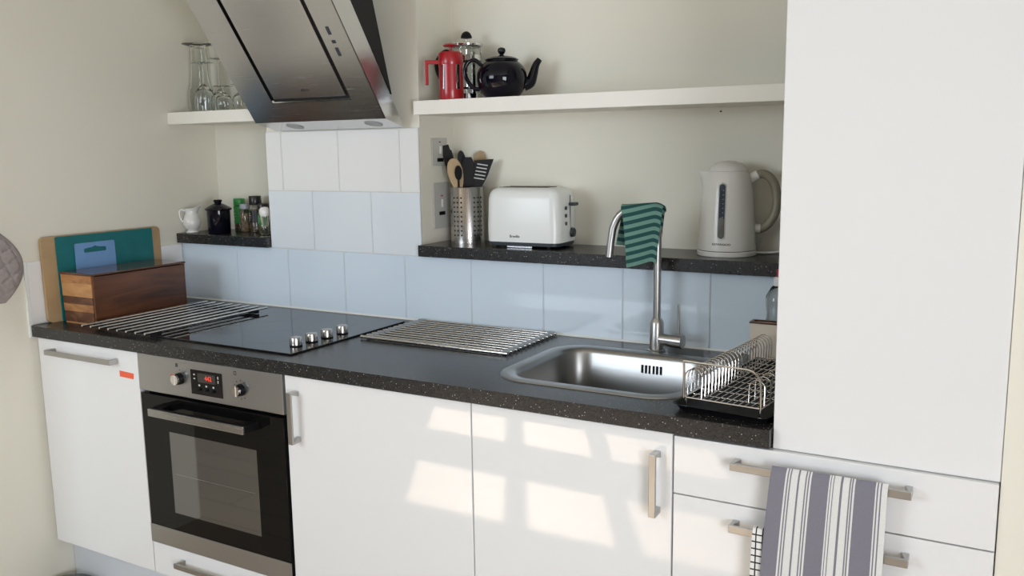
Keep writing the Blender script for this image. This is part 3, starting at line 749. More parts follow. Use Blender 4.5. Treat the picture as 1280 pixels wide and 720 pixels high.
def spice(x, y, r, h, caph, capm, fill, label, labm=None, lz=(.2, .75), capr=1.0, fillh=.8):
    t = thing('spice_jar', label, 'spice jar', (x, y, ZS), math.radians(-20), 'spice jars on the ledge')
    b = nb(); lathe(b, [(r*.92, 0), (r, .002), (r, h-.010), (r*.85, h-.002), (r*.82, h)], 0, 0, 24); obj('glass', b, M['glass'], t, smooth=True, world=False)
    b = nb(); lathe(b, [(r*.86, .002), (r*.86, h*fillh)], 0, 0, 20); obj('contents', b, fill, t, world=False)
    b = nb(); lathe(b, [(r*capr*.97, h), (r*capr, h+.002), (r*capr, h+caph-.002), (r*capr*.94, h+caph), (.001, h+caph)], 0, 0, 24); obj('cap', b, capm, t, smooth=True, world=False)
    if labm:
        b = nb(); n = 20; z0, z1 = h*lz[0], h*lz[1]; R2 = r+.0004
        ringskin(b, [[((R2+e)*math.cos(-PI*1.05+PI*1.15*i/n), (R2+e)*math.sin(-PI*1.05+PI*1.15*i/n), zz) for i in range(n+1)] for e, zz in ((0, z0), (.0003, z0), (.0003, z1), (0, z1))])
        l = obj('paper_label', b, labm, t, world=False)
        bt = nb()
        for k in range(4):
            a_ = -PI*.5-.5+.0*k; zz = z0+(z1-z0)*(.2+.18*k); w2 = (.006, .004, .007, .005)[k]
            for q in range(4):
                an = -PI*.62+q*.22; R3 = R2+.0006
                if (q+k) % 3: bx3 = (R3*math.cos(an), R3*math.sin(an)); box(bt, bx3[0]-.0014, bx3[0]+.0014, bx3[1]-.0002, bx3[1]+.0002, zz, zz+.003)
        obj('print', bt, M['white_plastic'], t, world=False)
    return t
spice(.1565, .160, .0215, .100, .026, M['green'], M['pepper'], 'green capped spice jar with green label next to black jar', M['green'], (.30, .98))
spice(.211, .134, .0185, .088, .020, M['grey_lid'], M['spice'], 'brown spice jar with grey lid between green and black capped jars')
spice(.262, .142, .0235, .105, .034, M['black_cap'], M['pepper'], 'tall pepper grinder jar with big black cap', M['black_cap'], (.35, .8))
spice(.316, .130, .0215, .090, .022, M['black_cap'], M['herb'], 'green labelled herb jar half hidden at the right of the ledge', M['green'], (.35, .8))
sv = thing('glass_salt_shaker', 'small clear shaker with pale round top at right end of ledge', 'shaker', (.430, .022, ZS))
b = nb(); lathe(b, [(.020, 0), (.021, .004), (.013, .016), (.0115, .045), (.016, .060), (.016, .074)], 0, 0, 24); obj('body', b, M['glass'], sv, smooth=True, world=False)
b = nb(); lathe(b, [(.016, .074), (.020, .084), (.019, .098), (.012, .106), (.001, .108)], 0, 0, 24); obj('round_top', b, M['white_ceramic'], sv, smooth=True, world=False)
# pale socket plate on the alcove side
sck = solo('wall_socket', bbox(.380, .4755, ALC-.008, ALC, 1.258, 1.322, .002), M['switch'], 'pale socket plate low on the back of the left alcove', 'socket', (.43, ALC, 1.258))

# ---------------------------------------------------------------- upturned glasses
ZG = 1.6178
def stem_glass(x, y, h, rf, rb, hb, label, stem=.0035, name='wine_glass'):
    b = nb(); t = .0012
    prof = [(rb*.86, 0), (rb*.96, hb*.3), (rb, hb*.55), (rb*.85, hb*.8), (rb*.45, hb*.97), (stem*1.4, hb+.008), (stem, hb+.02), (stem, h-.012), (stem*2, h-.004), (rf, h-.0015), (rf, h), (.001, h)]
    prof = [(rb*.86-t, 0.)]+prof
    inner = [(.001, hb*.93), (rb*.42, hb*.90), (rb*.85-t, hb*.76), (rb-t, hb*.55), (rb*.96-t, hb*.3), (rb*.86-t, 0)]
    lathe(b, inner+prof[1:], 0, 0, 28, False)
    return solo(name, b, M['glass'], label, 'glass', (x, y, ZG), 'upturned glasses on the left shelf', world=False, smooth=True)
b = nb(); h = .256
lathe(b, [(.001, h-.012), (.026, h-.014), (.0285, h-.05), (.0300, .15), (.034, .115), (.0425, .085), (.045, .045), (.0425, 0), (.0440, 0), (.0465, .045), (.044, .087), (.036, .118), (.0320, .15), (.0305, h-.05), (.029, h-.010), (.058, h-.002), (.058, h), (.001, h)], 0, 0, 36, False)
solo('glass_vase', b, M['glass'], 'tallest upturned glass with wide foot at the left end of shelf', 'glass', (.066, .088, ZG), 'upturned glasses on the left shelf', world=False, smooth=True)
stem_glass(.166, .015, .176, .040, .036, .092, 'wine glass upturned in front of the tallest one')
stem_glass(.152, .104, .198, .037, .033, .080, 'second tallest upturned wine glass, behind the front ones')
stem_glass(.262, .020, .088, .036, .031, .060, 'short upturned glass beside the hood, foot at half height')
stem_glass(.337, .030, .090, .034, .030, .060, 'short upturned glass partly behind the hood')

# ---------------------------------------------------------------- hood
hd = thing('cooker_hood', 'angled brushed steel cooker hood with black side body over the hob', 'cooker hood', (.82, -.05, 1.537))
HX0, HX1 = .545, 1.096
u = Vector((0, -.227, .323)).normalized(); nrm = Vector((0, -.323, -.227)).normalized()   # up the face; outward
F0 = Vector((0, -.108, 1.562)); FL = .56
def fp(x, s, d=0): q = F0+u*s+nrm*d; return (x, q.y, q.z)
def sideprism(b, prof, x0, x1): return prism(b, prof, x0, x1, 'x')
def slabface(x0, x1, s0, s1, d0, d1):
    b = nb(); lo = [b.verts.new(fp(x, s, d0)) for x, s in ((x0, s0), (x1, s0), (x1, s1), (x0, s1))]; hi = [b.verts.new(fp(x, s, d1)) for x, s in ((x0, s0), (x1, s0), (x1, s1), (x0, s1))]
    b.faces.new(lo); b.faces.new(hi)
    for i in range(4): b.faces.new((lo[i], lo[(i+1) % 4], hi[(i+1) % 4], hi[i]))
    return b
GX0, GX1, GS0, GS1 = .668, 1.000, .072, .49
# shell: side, bottom and face frame with a rectangular opening
T_ = .078
b = nb()
e0 = fp(0, 0); e1 = fp(0, FL); back1 = (0, e1[1]+T_*.818, e1[2]+T_*.575-.02)
bk0 = (-.0125, 1.537)
tb = fp(0, FL, -T_)
prof = [(e0[1], e0[2]), (e1[1], e1[2]), (tb[1], tb[2]), bk0]
for x0, x1 in ((HX0, HX0+.003), (HX1-.003, HX1)): prism(b, prof, x0, x1, 'x')
obj('side_plate', b, M['hood_steel'], hd)
b = nb(); prism(b, [(e0[1], e0[2]), bk0, (bk0[0], bk0[1]+.003), (e0[1], e0[2]+.003)], HX0+.003, HX1-.003, 'x'); bp = obj('bottom_plate', b, M['hood_steel'], hd)
def frame():
    b = nb(); xs_ = [HX0, GX0, GX1, HX1]; ss = [0, GS0, GS1, FL]
    for i in range(3):
        for j in range(3):
            if i == 1 and j == 1: continue
            c = slabface(xs_[i], xs_[i+1], ss[j], ss[j+1], -.003, 0); me = bpy.data.meshes.new('x'); c.to_mesh(me); c.free(); b.from_mesh(me); bpy.data.meshes.remove(me)
    bmesh.ops.remove_doubles(b, verts=b.verts, dist=1e-6)
    return b
obj('front_frame', frame(), M['hood_steel'], hd)
obj('black_channel', slabface(GX0-.001, GX1+.001, GS0-.001, GS1+.001, -.022, -.012), M['matt_black'], hd)
ip = obj('suction_panel', slabface(GX0+.016, GX1-.016, GS0+.016, GS1-.016, -.0115, .0005), M['hood_steel'], hd, bev=.001)
text('lettering', 'elica', .019, ip, fp(.835, GS0+.045, .0008), (1, 0, 0), tuple(u), M['ink'])
b = nb()
for s0, s1, kind in ((.292, .318, 0), (.264, .274, 1), (.222, .250, 0)):
    c = slabface(1.030, 1.042 if kind == 0 else 1.044, s0, s1, 0, .0012); me = bpy.data.meshes.new('x'); c.to_mesh(me); c.free(); b.from_mesh(me); bpy.data.meshes.remove(me)
obj('push_button', b, M['grey_plastic'], hd, bev=.001)
# spotlights in the bottom plate
bn = Vector((0, -.0255, -.0955)).cross(Vector((1, 0, 0))).normalized()
bdir = Vector((0, bk0[0]-e0[1], bk0[1]-e0[2])).normalized(); bnorm = Vector((1, 0, 0)).cross(bdir).normalized()
if bnorm.z > 0: bnorm = -bnorm
for x in (.678, 1.012):
    cc = Vector((x, (e0[1]+bk0[0])/2, (e0[2]+bk0[1])/2))
    b = nb(); cyl(b, tuple(cc), tuple(cc+bnorm*.0015), .030, 32); k = obj('spotlight', b, M['grey_lid'], bp, smooth=True)
    
    b = nb(); cyl(b, tuple(cc+bnorm*.0015), tuple(cc+bnorm*.0022), .024, 32); obj('lens', b, M['lens'], hd, smooth=True)
# black body between plate and wall, and the chimney
b = nb(); p2 = fp(0, FL-.01, -T_); q0 = (-.066, 1.634)
prism(b, [(q0[0]+.0005, q0[1]+.003), (p2[1]+.002, p2[2]), (-.165, 1.985), (-.150, 1.93)], HX0+.004, HX1-.004, 'x'); obj('body', b, M['matt_black'], hd)
b = nb(); box(b, .70, .94, -.16, G-.001, 1.72, H-.002); obj('chimney', b, M['matt_black'], hd)

# ---------------------------------------------------------------- top shelf: presses and teapot
ZT = 1.6172
rp = thing('coffee_press', 'small red coffee press with red handle on the long white shelf', 'coffee press', (1.263, .013, ZT), math.radians(30+180))
b = nb(); r = .0375
b2 = nb(); lathe(b2, [(r*.93, .004), (r*.93, .135), (r*.90, .135), (r*.90, .006), (.001, .006)], 0, 0, 28, False); obj('beaker', b2, M['chrome'], rp, smooth=True, world=False)
lathe(b, [(r, 0), (r+.0008, .002), (r+.0008, .030), (r-.001, .031), (.001, .031)], 0, 0, 32); obj('base_cup', b, M['red'], rp, smooth=True, world=False)
def arcwall(b, a0, a1, r0, r1, z0, z1, n=6):
    rings = []
    for i in range(n+1):
        t = math.radians(a0+(a1-a0)*i/n); c, s = math.cos(t), math.sin(t); rings.append([(r0*c, r0*s, z0), (r1*c, r1*s, z0), (r1*c, r1*s, z1), (r0*c, r0*s, z1)])
    ringskin(b, rings, True, True)
b = nb()
for a0, a1 in ((-40, 40), (62, 118), (146, 190), (214, 262)): arcwall(b, a0, a1, r*.94, r, .030, .105)
obj('frame_bars', b, M['red'], rp, smooth=True, world=False)
b = nb(); lathe(b, [(r*.96, .105), (r, .105), (r+.001, .110), (r, .138), (r*.9, .143), (.001, .146)], 0, 0, 32); obj('collar', b, M['red'], rp, smooth=True, world=False)
b = nb(); lathe(b, [(.004, .146), (.004, .158), (.021, .160), (.024, .163), (.018, .168), (.001, .169)], 0, 0, 24); obj('plunger_knob', b, M['red'], rp, smooth=True, world=False)
b = nb(); prism(b, [(r-.004, .108), (r-.004, .120), (.081, .120), (.081, .045), (.070, .045), (.070, .108)], -.006, .006, 'y'); obj('handle', b, M['red'], rp, world=False, bev=.002)
gp = thing('glass_coffee_press', 'large glass coffee press with black dome knob behind the red one', 'coffee press', (1.255, .118, ZT), math.radians(-150))
b = nb(); r = .045
lathe(b, [(.001, .012), (r-.002, .014), (r-.002, .166), (r, .168), (r, .012), (.001, .010)], 0, 0, 32, False); obj('beaker', b, M['glass'], gp, smooth=True, world=False)
b = nb()
for a0 in (0, 60, 120, 180, 240, 300): arcwall(b, a0-5, a0+5, r+.0006, r+.002, .002, .150, 2)
lathe(b, [(r+.0005, .125), (r+.0025, .125), (r+.0025, .142), (r+.0005, .142), (r+.0005, .125)], 0, 0, 36, False); lathe(b, [(.001, .002), (r+.002, .002), (r+.002, .022), (r+.0005, .022), (r+.0005, .004)], 0, 0, 36, False)
obj('metal_frame', b, M['chrome'], gp, smooth=True, world=False)
b = nb(); lathe(b, [(r+.001, .168), (r+.006, .171), (r+.007, .176), (r+.002, .181), (.012, .186), (.004, .187), (.0035, .196)], 0, 0, 36); obj('lid', b, M['chrome'], gp, smooth=True, world=False)
b = nb(); lathe(b, [(.006, .194), (.018, .196), (.0175, .202), (.013, .211), (.006, .216), (.001, .217)], 0, 0, 24); obj('dome_knob', b, M['black'], gp, smooth=True, world=False)
b = nb(); lathe(b, [(.043, .035), (.043, .042)], 0, 0, 28); cyl(b, (0, 0, .04), (0, 0, .19), .002, 8); obj('plunger', b, M['chrome'], gp, world=False)
b = nb(); tube(b, smoothpath([(.045, 0, .150), (.070, 0, .155), (.095, 0, .125), (.093, 0, .090), (.073, 0, .055), (.046, 0, .040)], 6), .0065, 10); o = obj('handle', b, M['black'], gp, smooth=True, world=False); o.rotation_euler = (0, 0, math.radians(0))
pt = thing('teapot', 'glossy dark navy round teapot on the long white shelf', 'teapot', (1.413, .068, ZT), math.radians(30))
b = nb(); lathe(b, [(.046, 0), (.050, .002), (.060, .014), (.072, .034), (.0775, .056), (.076, .076), (.068, .094), (.056, .106), (.050, .110), (.0495, .113), (.001, .113)], 0, 0, 48); obj('body', b, M['navy_ceramic'], pt, smooth=True, world=False)
b = nb(); lathe(b, [(.050, .1132), (.052, .116), (.045, .121), (.025, .126), (.008, .128), (.006, .132), (.010, .136), (.0125, .142), (.011, .149), (.006, .152), (.001, .153)], 0, 0, 36); obj('lid', b, M['navy_ceramic'], pt, smooth=True, world=False)
b = nb(); tube(b, smoothpath([(.066, 0, .040), (.086, 0, .048), (.096, 0, .072), (.104, 0, .098), (.116, 0, .116)], 6), [.020-.0115*i/24 for i in range(25)], 18); obj('spout', b, M['navy_ceramic'], pt, smooth=True, world=False)
b = nb(); tube(b, smoothpath([(-.062, 0, .100), (-.082, 0, .116), (-.104, 0, .108), (-.113, 0, .080), (-.104, 0, .052), (-.085, 0, .032), (-.068, 0, .028)], 6), .0062, 12); obj('handle', b, M['navy_ceramic'], pt, smooth=True, world=False)

# ---------------------------------------------------------------- kettle
kt = thing('electric_kettle', 'cream electric kettle with taupe handle at the right end of the ledge', 'kettle', (2.107, .116, ZS), math.radians(16))
b = nb(); lathe(b, [(.079, 0), (.081, .002), (.081, .012), (.079, .0145)], 0, 0, 48); obj('base', b, M['kettle'], kt, smooth=True, world=False)
b = nb(); lathe(b, [(.078, .0145), (.078, .0165)], 0, 0, 48); obj('seam', b, M['grey_plastic'], kt, world=False)
b = nb(); pr = [(.0795, .0165), (.0790, .03), (.0765, .08), (.0725, .135), (.0685, .180), (.064, .208), (.058, .226), (.054, .233)]
lathe(b, pr, 0, 0, 64)
for v in b.verts:
    if v.co.x < -.03 and v.co.z > .19:
        k = (v.co.z-.19)/.043; a_ = max(0, 1-abs(v.co.y)/.022); v.co.x -= .030*k**1.5*a_; v.co.z += .001*a_
kb = obj('body', b, M['kettle'], kt, smooth=True, world=False)
b = nb(); lathe(b, [(.0535, .2335), (.0525, .238), (.046, .248), (.034, .256), (.018, .2605), (.001, .262)], 0, 0, 48); obj('lid', b, M['kettle'], kt, smooth=True, world=False)
# gauge: slot conforming to the body
def kr(z):
    for (r0, z0), (r1, z1) in zip(pr, pr[1:]):
        if z0 <= z <= z1: return r0+(r1-r0)*(z-z0)/(z1-z0)
    return .07
def gauge(a0, w, z0, z1, off, m, name, par):
    b = nb(); rings = []; n = 48
    for j in range(n+1):
        z = z0+(z1-z0)*j/n; e = min(z-z0, z1-z)/w*2; k = math.sqrt(max(0, 1-(1-min(1, e))**2)); hw = max(w/2*k, .0004)
        rings.append([((kr(z)+off)*math.sin(a0+x/kr(z)), -(kr(z)+off)*math.cos(a0+x/kr(z)), z) for x in (-hw, -hw/2, 0, hw/2, hw)])
    vs = [[b.verts.new(p) for p in r_] for r_ in rings]
    for q, w_ in zip(vs, vs[1:]):
        for i in range(4): b.faces.new((q[i], q[i+1], w_[i+1], w_[i]))
    bmesh.ops.solidify(b, geom=b.faces[:], thickness=.0008)
    return obj(name, b, m, par, smooth=True, world=False)
a0 = -.20
gauge(a0, .0215, .048, .204, .0012, M['white_plastic'], 'gauge_surround', kb)
gauge(a0, .0165, .052, .200, .0018, M['gauge'], 'water_gauge', kb)
gauge(a0, .0150, .054, .110, .0024, M['gauge_low'], 'gauge_water', kb)
b = nb()
for i in range(7):
    z = .11+i*.012; r_ = kr(z)+.0026; a_ = a0+.05; box(b, r_*math.sin(a_)-.002, r_*math.sin(a_)+.0015, -r_*math.cos(a_)-.0004, -r_*math.cos(a_)+.0004, z, z+.0012)
obj('gauge_marks', b, M['pale_ink'], kb, world=False)
# lettering, each letter following the curve closely enough when split in two
def curved_text(s, size, z, par, amid, m):
    cu = bpy.data.curves.new('t', 'FONT'); cu.body = s; cu.size = size; cu.extrude = .0003; cu.align_x = 'CENTER'; cu.align_y = 'CENTER'; cu.resolution_u = 2
    to = bpy.data.objects.new('t', cu); C.objects.link(to); dg = bpy.context.evaluated_depsgraph_get(); dg.update()
    me = bpy.data.meshes.new_from_object(to.evaluated_get(dg)); bpy.data.objects.remove(to); b = nb(); b.from_mesh(me); bpy.data.meshes.remove(me)
    for v in b.verts:
        x, y, d = v.co; R2 = kr(z+y)+.0006+d; a_ = amid+x/R2*1.1; v.co = (R2*math.sin(a_), -R2*math.cos(a_), z+y)
    return obj('lettering', b, m, par, world=False)
curved_text('KENWOOD', .0088, .0355, kb, a0+.02, M['ink'])
b = nb(); hp = smoothpath([(.068, 0, .213), (.083, 0, .2235), (.104, 0, .2205), (.124, 0, .197), (.132, 0, .158), (.128, 0, .118), (.112, 0, .088), (.092, 0, .074), (.078, 0, .074)], 6)
tube(b, hp[3:-4], .0125, 16); obj('handle', b, M['taupe'], kb, smooth=True, world=False)
b = nb(); tube(b, [(.050, 0, .205), (.068, 0, .216), (.080, 0, .2225)], [.016, .0135, .0135], 16); tube(b, [(.070, 0, .074), (.090, 0, .0735)], .0135, 16); obj('handle_mount', b, M['kettle'], kb, smooth=True, world=False)
b = nb(); box(b, .076, .081, -.004, .004, .028, .050); box(b, .081, .094, -.003, .003, .036, .041); box(b, .092, .095, -.003, .003, .037, .047); obj('switch', b, M['grey_lid'], kb, world=False)
b = nb(); tube(b, smoothpath([(.076, .01, .006), (.11, .02, .004), (.15, .02, .010), (.175, .005, .03), (.19, .012, .07), (.195, .020, .095)], 6), .0032, 8); obj('cord', b, M['white_plastic'], kt, smooth=True, world=False)

sk2 = thing('plug_socket', 'pale plug socket on the alcove wall behind the kettle handle', 'socket', (2.285, ALC, ZS+.06))
obj('plate', bbox(2.235, 2.335, ALC-.007, ALC, ZS+.055, ZS+.135, .0015), M['switch'], sk2)
obj('plug', bbox(2.262, 2.308, ALC-.026, ALC-.0072, ZS+.066, ZS+.108, .004), M['white_plastic'], sk2)
# ---------------------------------------------------------------- toaster
TZ = ZS
to_ = thing('toaster', 'white two-slice toaster beside the utensil pot on the black ledge', 'toaster', (1.49, .105, TZ), math.radians(2))
lx, ly = .125, .072   # half sizes
def tring(z, sx, sy, r): return [(x, y, z) for x, y in rrect(-sx, sx, -sy, sy, r, 5)]
b = nb(); ringskin(b, [tring(.018, lx+.001, ly+.001, .030), tring(.060, lx+.002, ly+.001, .030), tring(.150, lx-.001, ly, .030), tring(.168, lx-.005, ly-.003, .030), tring(.179, lx-.013, ly-.010, .028), tring(.184, lx-.026, ly-.022, .026)], True, True)
tbod = obj('body', b, M['white_plastic'], to_, smooth=True, world=False)
b = nb(); ringskin(b, [tring(.006, lx-.006, ly-.006, .026), tring(.0075, lx-.002, ly-.002, .028), tring(.0178, lx-.001, ly-.001, .029)], True, True); obj('base', b, M['grey_plastic'], to_, smooth=True, world=False)
b = nb()
for x in (-.09, .085):
    for y in (-.055, .055): cyl(b, (x, y, 0), (x, y, .0065), .006, 12)
obj('foot', b, M['black'], to_, world=False)
b = nb(); box(b, -.05, .035, -.070, -.066, .0018, .0058); obj('crumb_tray', b, M['steel'], to_, world=False)
b = nb()
for y in (-.022, .022): box(b, -.090, .070, y-.0125, y+.0125, .183, .1850)
obj('bread_slot', b, M['matt_black'], tbod, world=False)
b = nb()
for y in (-.022, .022):
    for e in (-.0135, .0135): box(b, -.092, .072, y+e-.001, y+e+.001, .183, .1858)
obj('slot_rim', b, M['acacia_top'], tbod, world=False)
text_T = math.radians(2)
def local_text(name, s, size, par, origin, m):
    cu = bpy.data.curves.new('t', 'FONT'); cu.body = s; cu.size = size; cu.extrude = .0002; cu.align_x = 'CENTER'; cu.align_y = 'CENTER'; cu.resolution_u = 2; cu.offset = .00012
    tobj = bpy.data.objects.new('t', cu); C.objects.link(tobj); dg = bpy.context.evaluated_depsgraph_get(); dg.update()
    me = bpy.data.meshes.new_from_object(tobj.evaluated_get(dg)); bpy.data.objects.remove(tobj); b = nb(); b.from_mesh(me); bpy.data.meshes.remove(me)
    b.transform(Matrix.Translation(origin) @ Matrix.Rotation(PI/2, 4, 'X')); return obj(name, b, m, par, world=False)
local_text('lettering', 'Breville', .0115, tbod, (-.022, -ly-.0016, .036), M['ink'])
b = nb(); xe = lx+.0015; box(b, xe-.001, xe+.0006, .014, .0165, .050, .160); obj('lever_slot', b, M['ink'], tbod, world=False)
obj('lever', bbox(xe+.0006, xe+.022, .001, .030, .128, .138, .003), M['grey_plastic'], tbod, world=False)
for z in (.075, .099, .122):
    b = nb(); cyl(b, (xe-.003, -.018, z), (xe+.0025, -.018, z), .0058, 16); obj('button', b, M['grey_plastic'], tbod, smooth=True, world=False)
b = nb(); cyl(b, (xe, .024, .045), (xe+.010, .024, .045), .0155, 24, .013); obj('browning_knob', b, M['grey_plastic'], tbod, smooth=True, world=False)

# ---------------------------------------------------------------- utensil pot
ux, uy = 1.2335, .1375
up = thing('utensil_pot', 'perforated steel pot of kitchen utensils beside the toaster', 'utensil pot', (ux, uy, ZS))
b = nb(); r = .0565; lathe(b, [(.001, .0), (r, .0), (r, .180), (r+.001, .182), (r-.001, .182), (r-.0015, .002), (.001, .002)], 0, 0, 56, False)
pb = obj('body', b, M['steel_v'], up, smooth=True, world=False)
b = nb()
for g in range(5):
    for c in range(3):
        a_ = math.radians(-105+g*72-14+(c)*14+12)
        for k in range(9):
            z = .026+k*.0152; d = Vector((math.cos(a_), math.sin(a_), 0)); cyl(b, tuple(d*(r-.0005)+Vector((0, 0, z))), tuple(d*(r+.0004)+Vector((0, 0, z))), .0031, 10)
obj('perforations', b, M['matt_black'], pb, world=False, kind='stuff')
GU = 'kitchen utensils standing in the steel pot'
RV = Vector((.855, .519, 0)); DV = Vector((-.519, .855, 0))      # directions across and away, as the pot is seen from the room
def upos(s, d, z): q = Vector((ux, uy, ZS))+RV*s+DV*d; return (q.x, q.y, ZS+z)
def utensil(name, label, cat, foot, neck, tip, outline, m, th=.003, slots=None, rod=.0035, dish=0, hm=None):
    """a rod from foot to neck and a flat head drawn in the plane facing the room; coords (across, away, height)"""
    F_, N_, T2 = (Vector(upos(*p)) for p in (foot, neck, tip))
    t = thing(name, label, cat, tuple(F_), 0, GU)
    b = nb(); tube(b, [tuple(F_), tuple(N_)], [rod, rod*.9], 8); obj('shaft', b, hm or m, t, smooth=True)
    ax = (T2-N_); Lh = ax.length; ax.normalize(); sd_ = RV-ax*RV.dot(ax); sd_.normalize(); nn = ax.cross(sd_)
    def P(a, l, d): return N_+sd_*a+ax*(l*Lh)+nn*(d+dish*math.cos(a/.03*1.2)*math.sin(l*PI))
    b = nb(); fr = [b.verts.new(P(a, l, th/2)) for a, l in outline]; bk = [b.verts.new(P(a, l, -th/2)) for a, l in outline]; n = len(outline)
    c0 = b.verts.new(P(sum(a for a, l in outline)/n, .5, th/2)); c1 = b.verts.new(P(sum(a for a, l in outline)/n, .5, -th/2))
    for i in range(n):
        j = (i+1) % n; b.faces.new((fr[i], fr[j], c0)); b.faces.new((bk[j], bk[i], c1)); b.faces.new((fr[j], fr[i], bk[i], bk[j]))
    hdo = obj('head', b, m, t, smooth=True)
    if slots:
        b = nb()
        for a0_, a1_, l0, l1 in slots:
            v = [b.verts.new(P(a, l, d)) for d in (-th/2-.0004, th/2+.0004) for a, l in ((a0_, l0), (a1_, l0+.03), (a1_, l1+.03), (a0_, l1))]
            for q in ((0, 1, 2, 3), (7, 6, 5, 4), (0, 4, 5, 1), (1, 5, 6, 2), (2, 6, 7, 3), (3, 7, 4, 0)): b.faces.new([v[i] for i in q])
        obj('slot', b, M['edge'], hdo)
    return t
oval = lambda w_, k=1: [(w_*math.sin(t*2*PI/20)*(1-.25*math.cos(t*2*PI/20)*k), .5-.5*math.cos(t*2*PI/20)) for t in range(20)]
utensil('spatula', 'black spatula leaning left at the back of the steel pot', 'spatula', (-.004, .030, .006), (-.046, .034, .20), (-.070, .038, .318), [(-.010, 0), (-.014, .3), (-.018, 1.0), (.010, 1.0), (.012, .86), (.016, .82), (.018, .5), (.010, .05)], M['black'])
utensil('wooden_spoon', 'pale wooden spoon leaning left in front in the steel pot', 'spoon', (.010, -.030, .006), (-.024, -.036, .165), (-.045, -.040, .275), oval(.024), M['spoon_wood'], .006, rod=.005)
utensil('kitchen_tool', 'black ringed tool head showing against the wooden spoon', 'utensil', (-.030, -.008, .006), (-.026, -.047, .205), (-.026, -.060, .252), oval(.012, 0), M['black'])
utensil('serving_spoon', 'narrow black spoon standing tallest in the middle of the pot', 'spoon', (.015, .012, .006), (-.008, .010, .20), (-.020, .010, .300), oval(.0135), M['black'], .004)
utensil('ladle', 'wide black ladle in the centre of the steel pot', 'ladle', (.000, -.010, .006), (.003, -.012, .13), (.004, -.014, .278), [(-.016, 0), (-.021, .5), (-.020, .85), (-.010, 1), (.012, 1), (.022, .85), (.024, .5), (.014, 0)], M['black'], .006)
utensil('slotted_turner', 'black slotted turner leaning right in the steel pot', 'turner', (-.014, .014, .006), (.036, -.022, .175), (.062, -.024, .272), [(-.014, 0), (-.026, .5), (-.034, .86), (.026, 1.06), (.020, .5), (.008, 0)], M['black'], .002, slots=[(-.022, .012, .30+k*.115, .335+k*.115) for k in range(5)])
utensil('wooden_spatula', 'pale wooden spoon at the back right of the steel pot', 'spoon', (-.018, -.004, .006), (.030, .030, .20), (.048, .034, .298), oval(.020), M['spoon_wood'], .006, rod=.005)

# ---------------------------------------------------------------- switch plates on the alcove side
def plate(z0, z1, y0, y1, label):
    t = thing('fused_switch', label, 'switch', (BX1, (y0+y1)/2, z0), 0, 'switch plates on the alcove side')
    p = obj('plate', bbox(BX1, BX1+.006, y0, y1, z0, z1, .0015), M['switch'], t); ym = (y0+y1)/2; zm = (z0+z1)/2; hh = (z1-z0)
    obj('rocker', bbox(BX1+.006, BX1+.010, ym-.004, ym+.004, zm-.006, zm+.020, .001), M['white_plastic'], t)
    obj('fuse_cover', bx(BX1+.006, BX1+.0072, ym-.017, ym+.017, zm-.032, zm-.020), M['black'], t)
    obj('neon', bx(BX1+.006, BX1+.007, ym-.005, ym+.005, zm+.030, zm+.034), M['red'], t)
plate(1.413, 1.502, .068, .155, 'upper silver switch plate on the alcove side')
plate(1.207, 1.357, .070, .160, 'lower taller silver switch plate on the alcove side behind the pot')

# ---------------------------------------------------------------- oven mitt on the left wall
def quilt_mat():
    return tinted('grey_quilted_cotton', (.30, .265, .26), (.36, .32, .31), 90, .9, b=.2)
def mitt():
    b = nb(); nu, nv = 44, 56; cy, cz = -.752, 1.135; V = {}
    def outline(t): # t 0 bottom .. 1 top: half width
        return .107*math.sqrt(max(0, 1-(1-min(1, t/.42))**2)) if t < .42 else .107-.020*(t-.42)
    for j in range(nv+1):
        t = j/nv; z = .998+t*.30; hw = outline(max(t, .004))
        for i in range(nu+1):
            s = -1+2*i/nu; y = -.636-5.5*(z-1.112)**2-hw+s*hw if z < 1.24 else -.636-5.5*.128**2-.5*(z-1.24)-hw+s*hw
            edge = min(1-abs(s), t*2.4*.6)*hw/.03; edge = min(1, max(0, edge))
            q1 = abs(math.sin((y*1.0+z*.45)/.050*PI)); q2 = abs(math.sin((z*1.0-y*.5)/.046*PI))
            puff = .010*math.sqrt(edge)+.012*edge*min(q1, q2, .5)**.5
            V[i, j] = b.verts.new((.006+puff, y, z))
    for j in range(nv):
        for i in range(nu): b.faces.new((V[i, j], V[i+1, j], V[i+1, j+1], V[i, j+1]))
    bk = {}
    ring = [(i, 0) for i in range(nu+1)]+[(nu, j) for j in range(1, nv+1)]+[(i, nv) for i in range(nu-1, -1, -1)]+[(0, j) for j in range(nv-1, 0, -1)]
    bk = [b.verts.new((.002, V[k].co.y, V[k].co.z)) for k in ring]
    for k in range(len(ring)):
        l = (k+1) % len(ring); b.faces.new((V[ring[k]], V[ring[l]], bk[l], bk[k]))
    b.faces.new(bk); return b
mt = thing('oven_mitt', 'grey quilted oven mitt hanging on the left wall', 'oven mitt', (.0, -.752, .998))
obj('quilted_body', mitt(), quilt_mat(), mt, smooth=True)
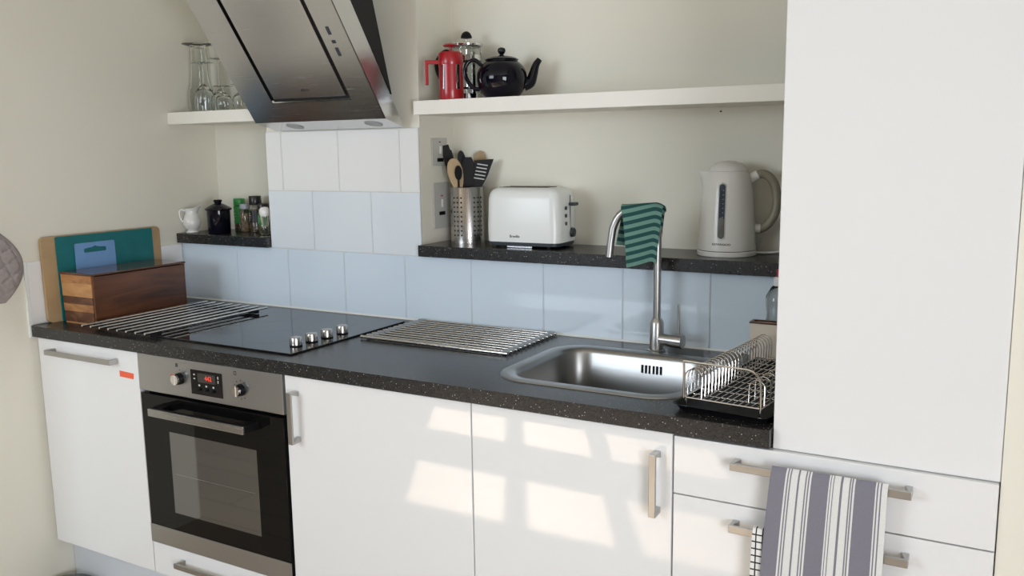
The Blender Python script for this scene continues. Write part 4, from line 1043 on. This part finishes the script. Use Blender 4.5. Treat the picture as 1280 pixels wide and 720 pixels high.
b = nb(); tube(b, smoothpath([(.006, -.865, 1.295), (.004, -.865, 1.325), (.004, -.855, 1.335), (.004, -.845, 1.325), (.006, -.845, 1.295)], 5), .002, 8); obj('loop', b, quilt_mat(), mt)
b = nb(); cyl(b, (0, -.855, 1.331), (.018, -.855, 1.333), .003, 10); solo('wall_hook', b, M['steel'], 'small hook on the left wall above the oven mitt', 'hook', (0, -.855, 1.331))

# ---------------------------------------------------------------- dark round bin on the floor
fb = thing('pedal_bin', 'low dark round tub on the floor in the left corner', 'tub', (.118, -.665, 0))
b = nb(); lathe(b, [(.070, 0), (.078, .01), (.082, .034), (.080, .040), (.070, .043), (.001, .045)], .118, -.665, 40); obj('tub', b, M['black_gloss'], fb, smooth=True)

# ---------------------------------------------------------------- parts that come in several pieces: one object each
def split(names):
    for o in [o for o in bpy.data.objects if o.type == 'MESH' and o.name.split('.')[0] in names]:
        bm = bmesh.new(); bm.from_mesh(o.data); left = set(bm.faces); comps = []
        while left:
            f0 = left.pop(); st_ = [f0]; comp = [f0]
            while st_:
                f = st_.pop()
                for e in f.edges:
                    for g in e.link_faces:
                        if g in left: left.remove(g); st_.append(g); comp.append(g)
            comps.append(comp)
        if len(comps) < 2: bm.free(); continue
        idx = [[f.index for f in c] for c in comps]; bm.free(); src = o.data.copy()
        for k, ids in enumerate(idx):
            ids = set(ids); b2 = bmesh.new(); b2.from_mesh(src); b2.faces.ensure_lookup_table()
            bmesh.ops.delete(b2, geom=[f for f in b2.faces if f.index not in ids], context='FACES')
            if k == 0: me = o.data; t = o
            else:
                me = src.copy(); t = o.copy(); t.data = me; C.objects.link(t)
            b2.to_mesh(me); b2.free()
        bpy.data.meshes.remove(src)
split({'side_plate', 'button', 'foot', 'push_button', 'bread_slot', 'slot_rim', 'frame_bars', 'bracket', 'handle_mount', 'slot'})
for o in bpy.data.objects:
    if o.name.split('.')[0] in ('symbols', 'icons', 'print', 'gauge_marks', 'metal_frame', 'overflow_slots') : o['kind'] = 'stuff'
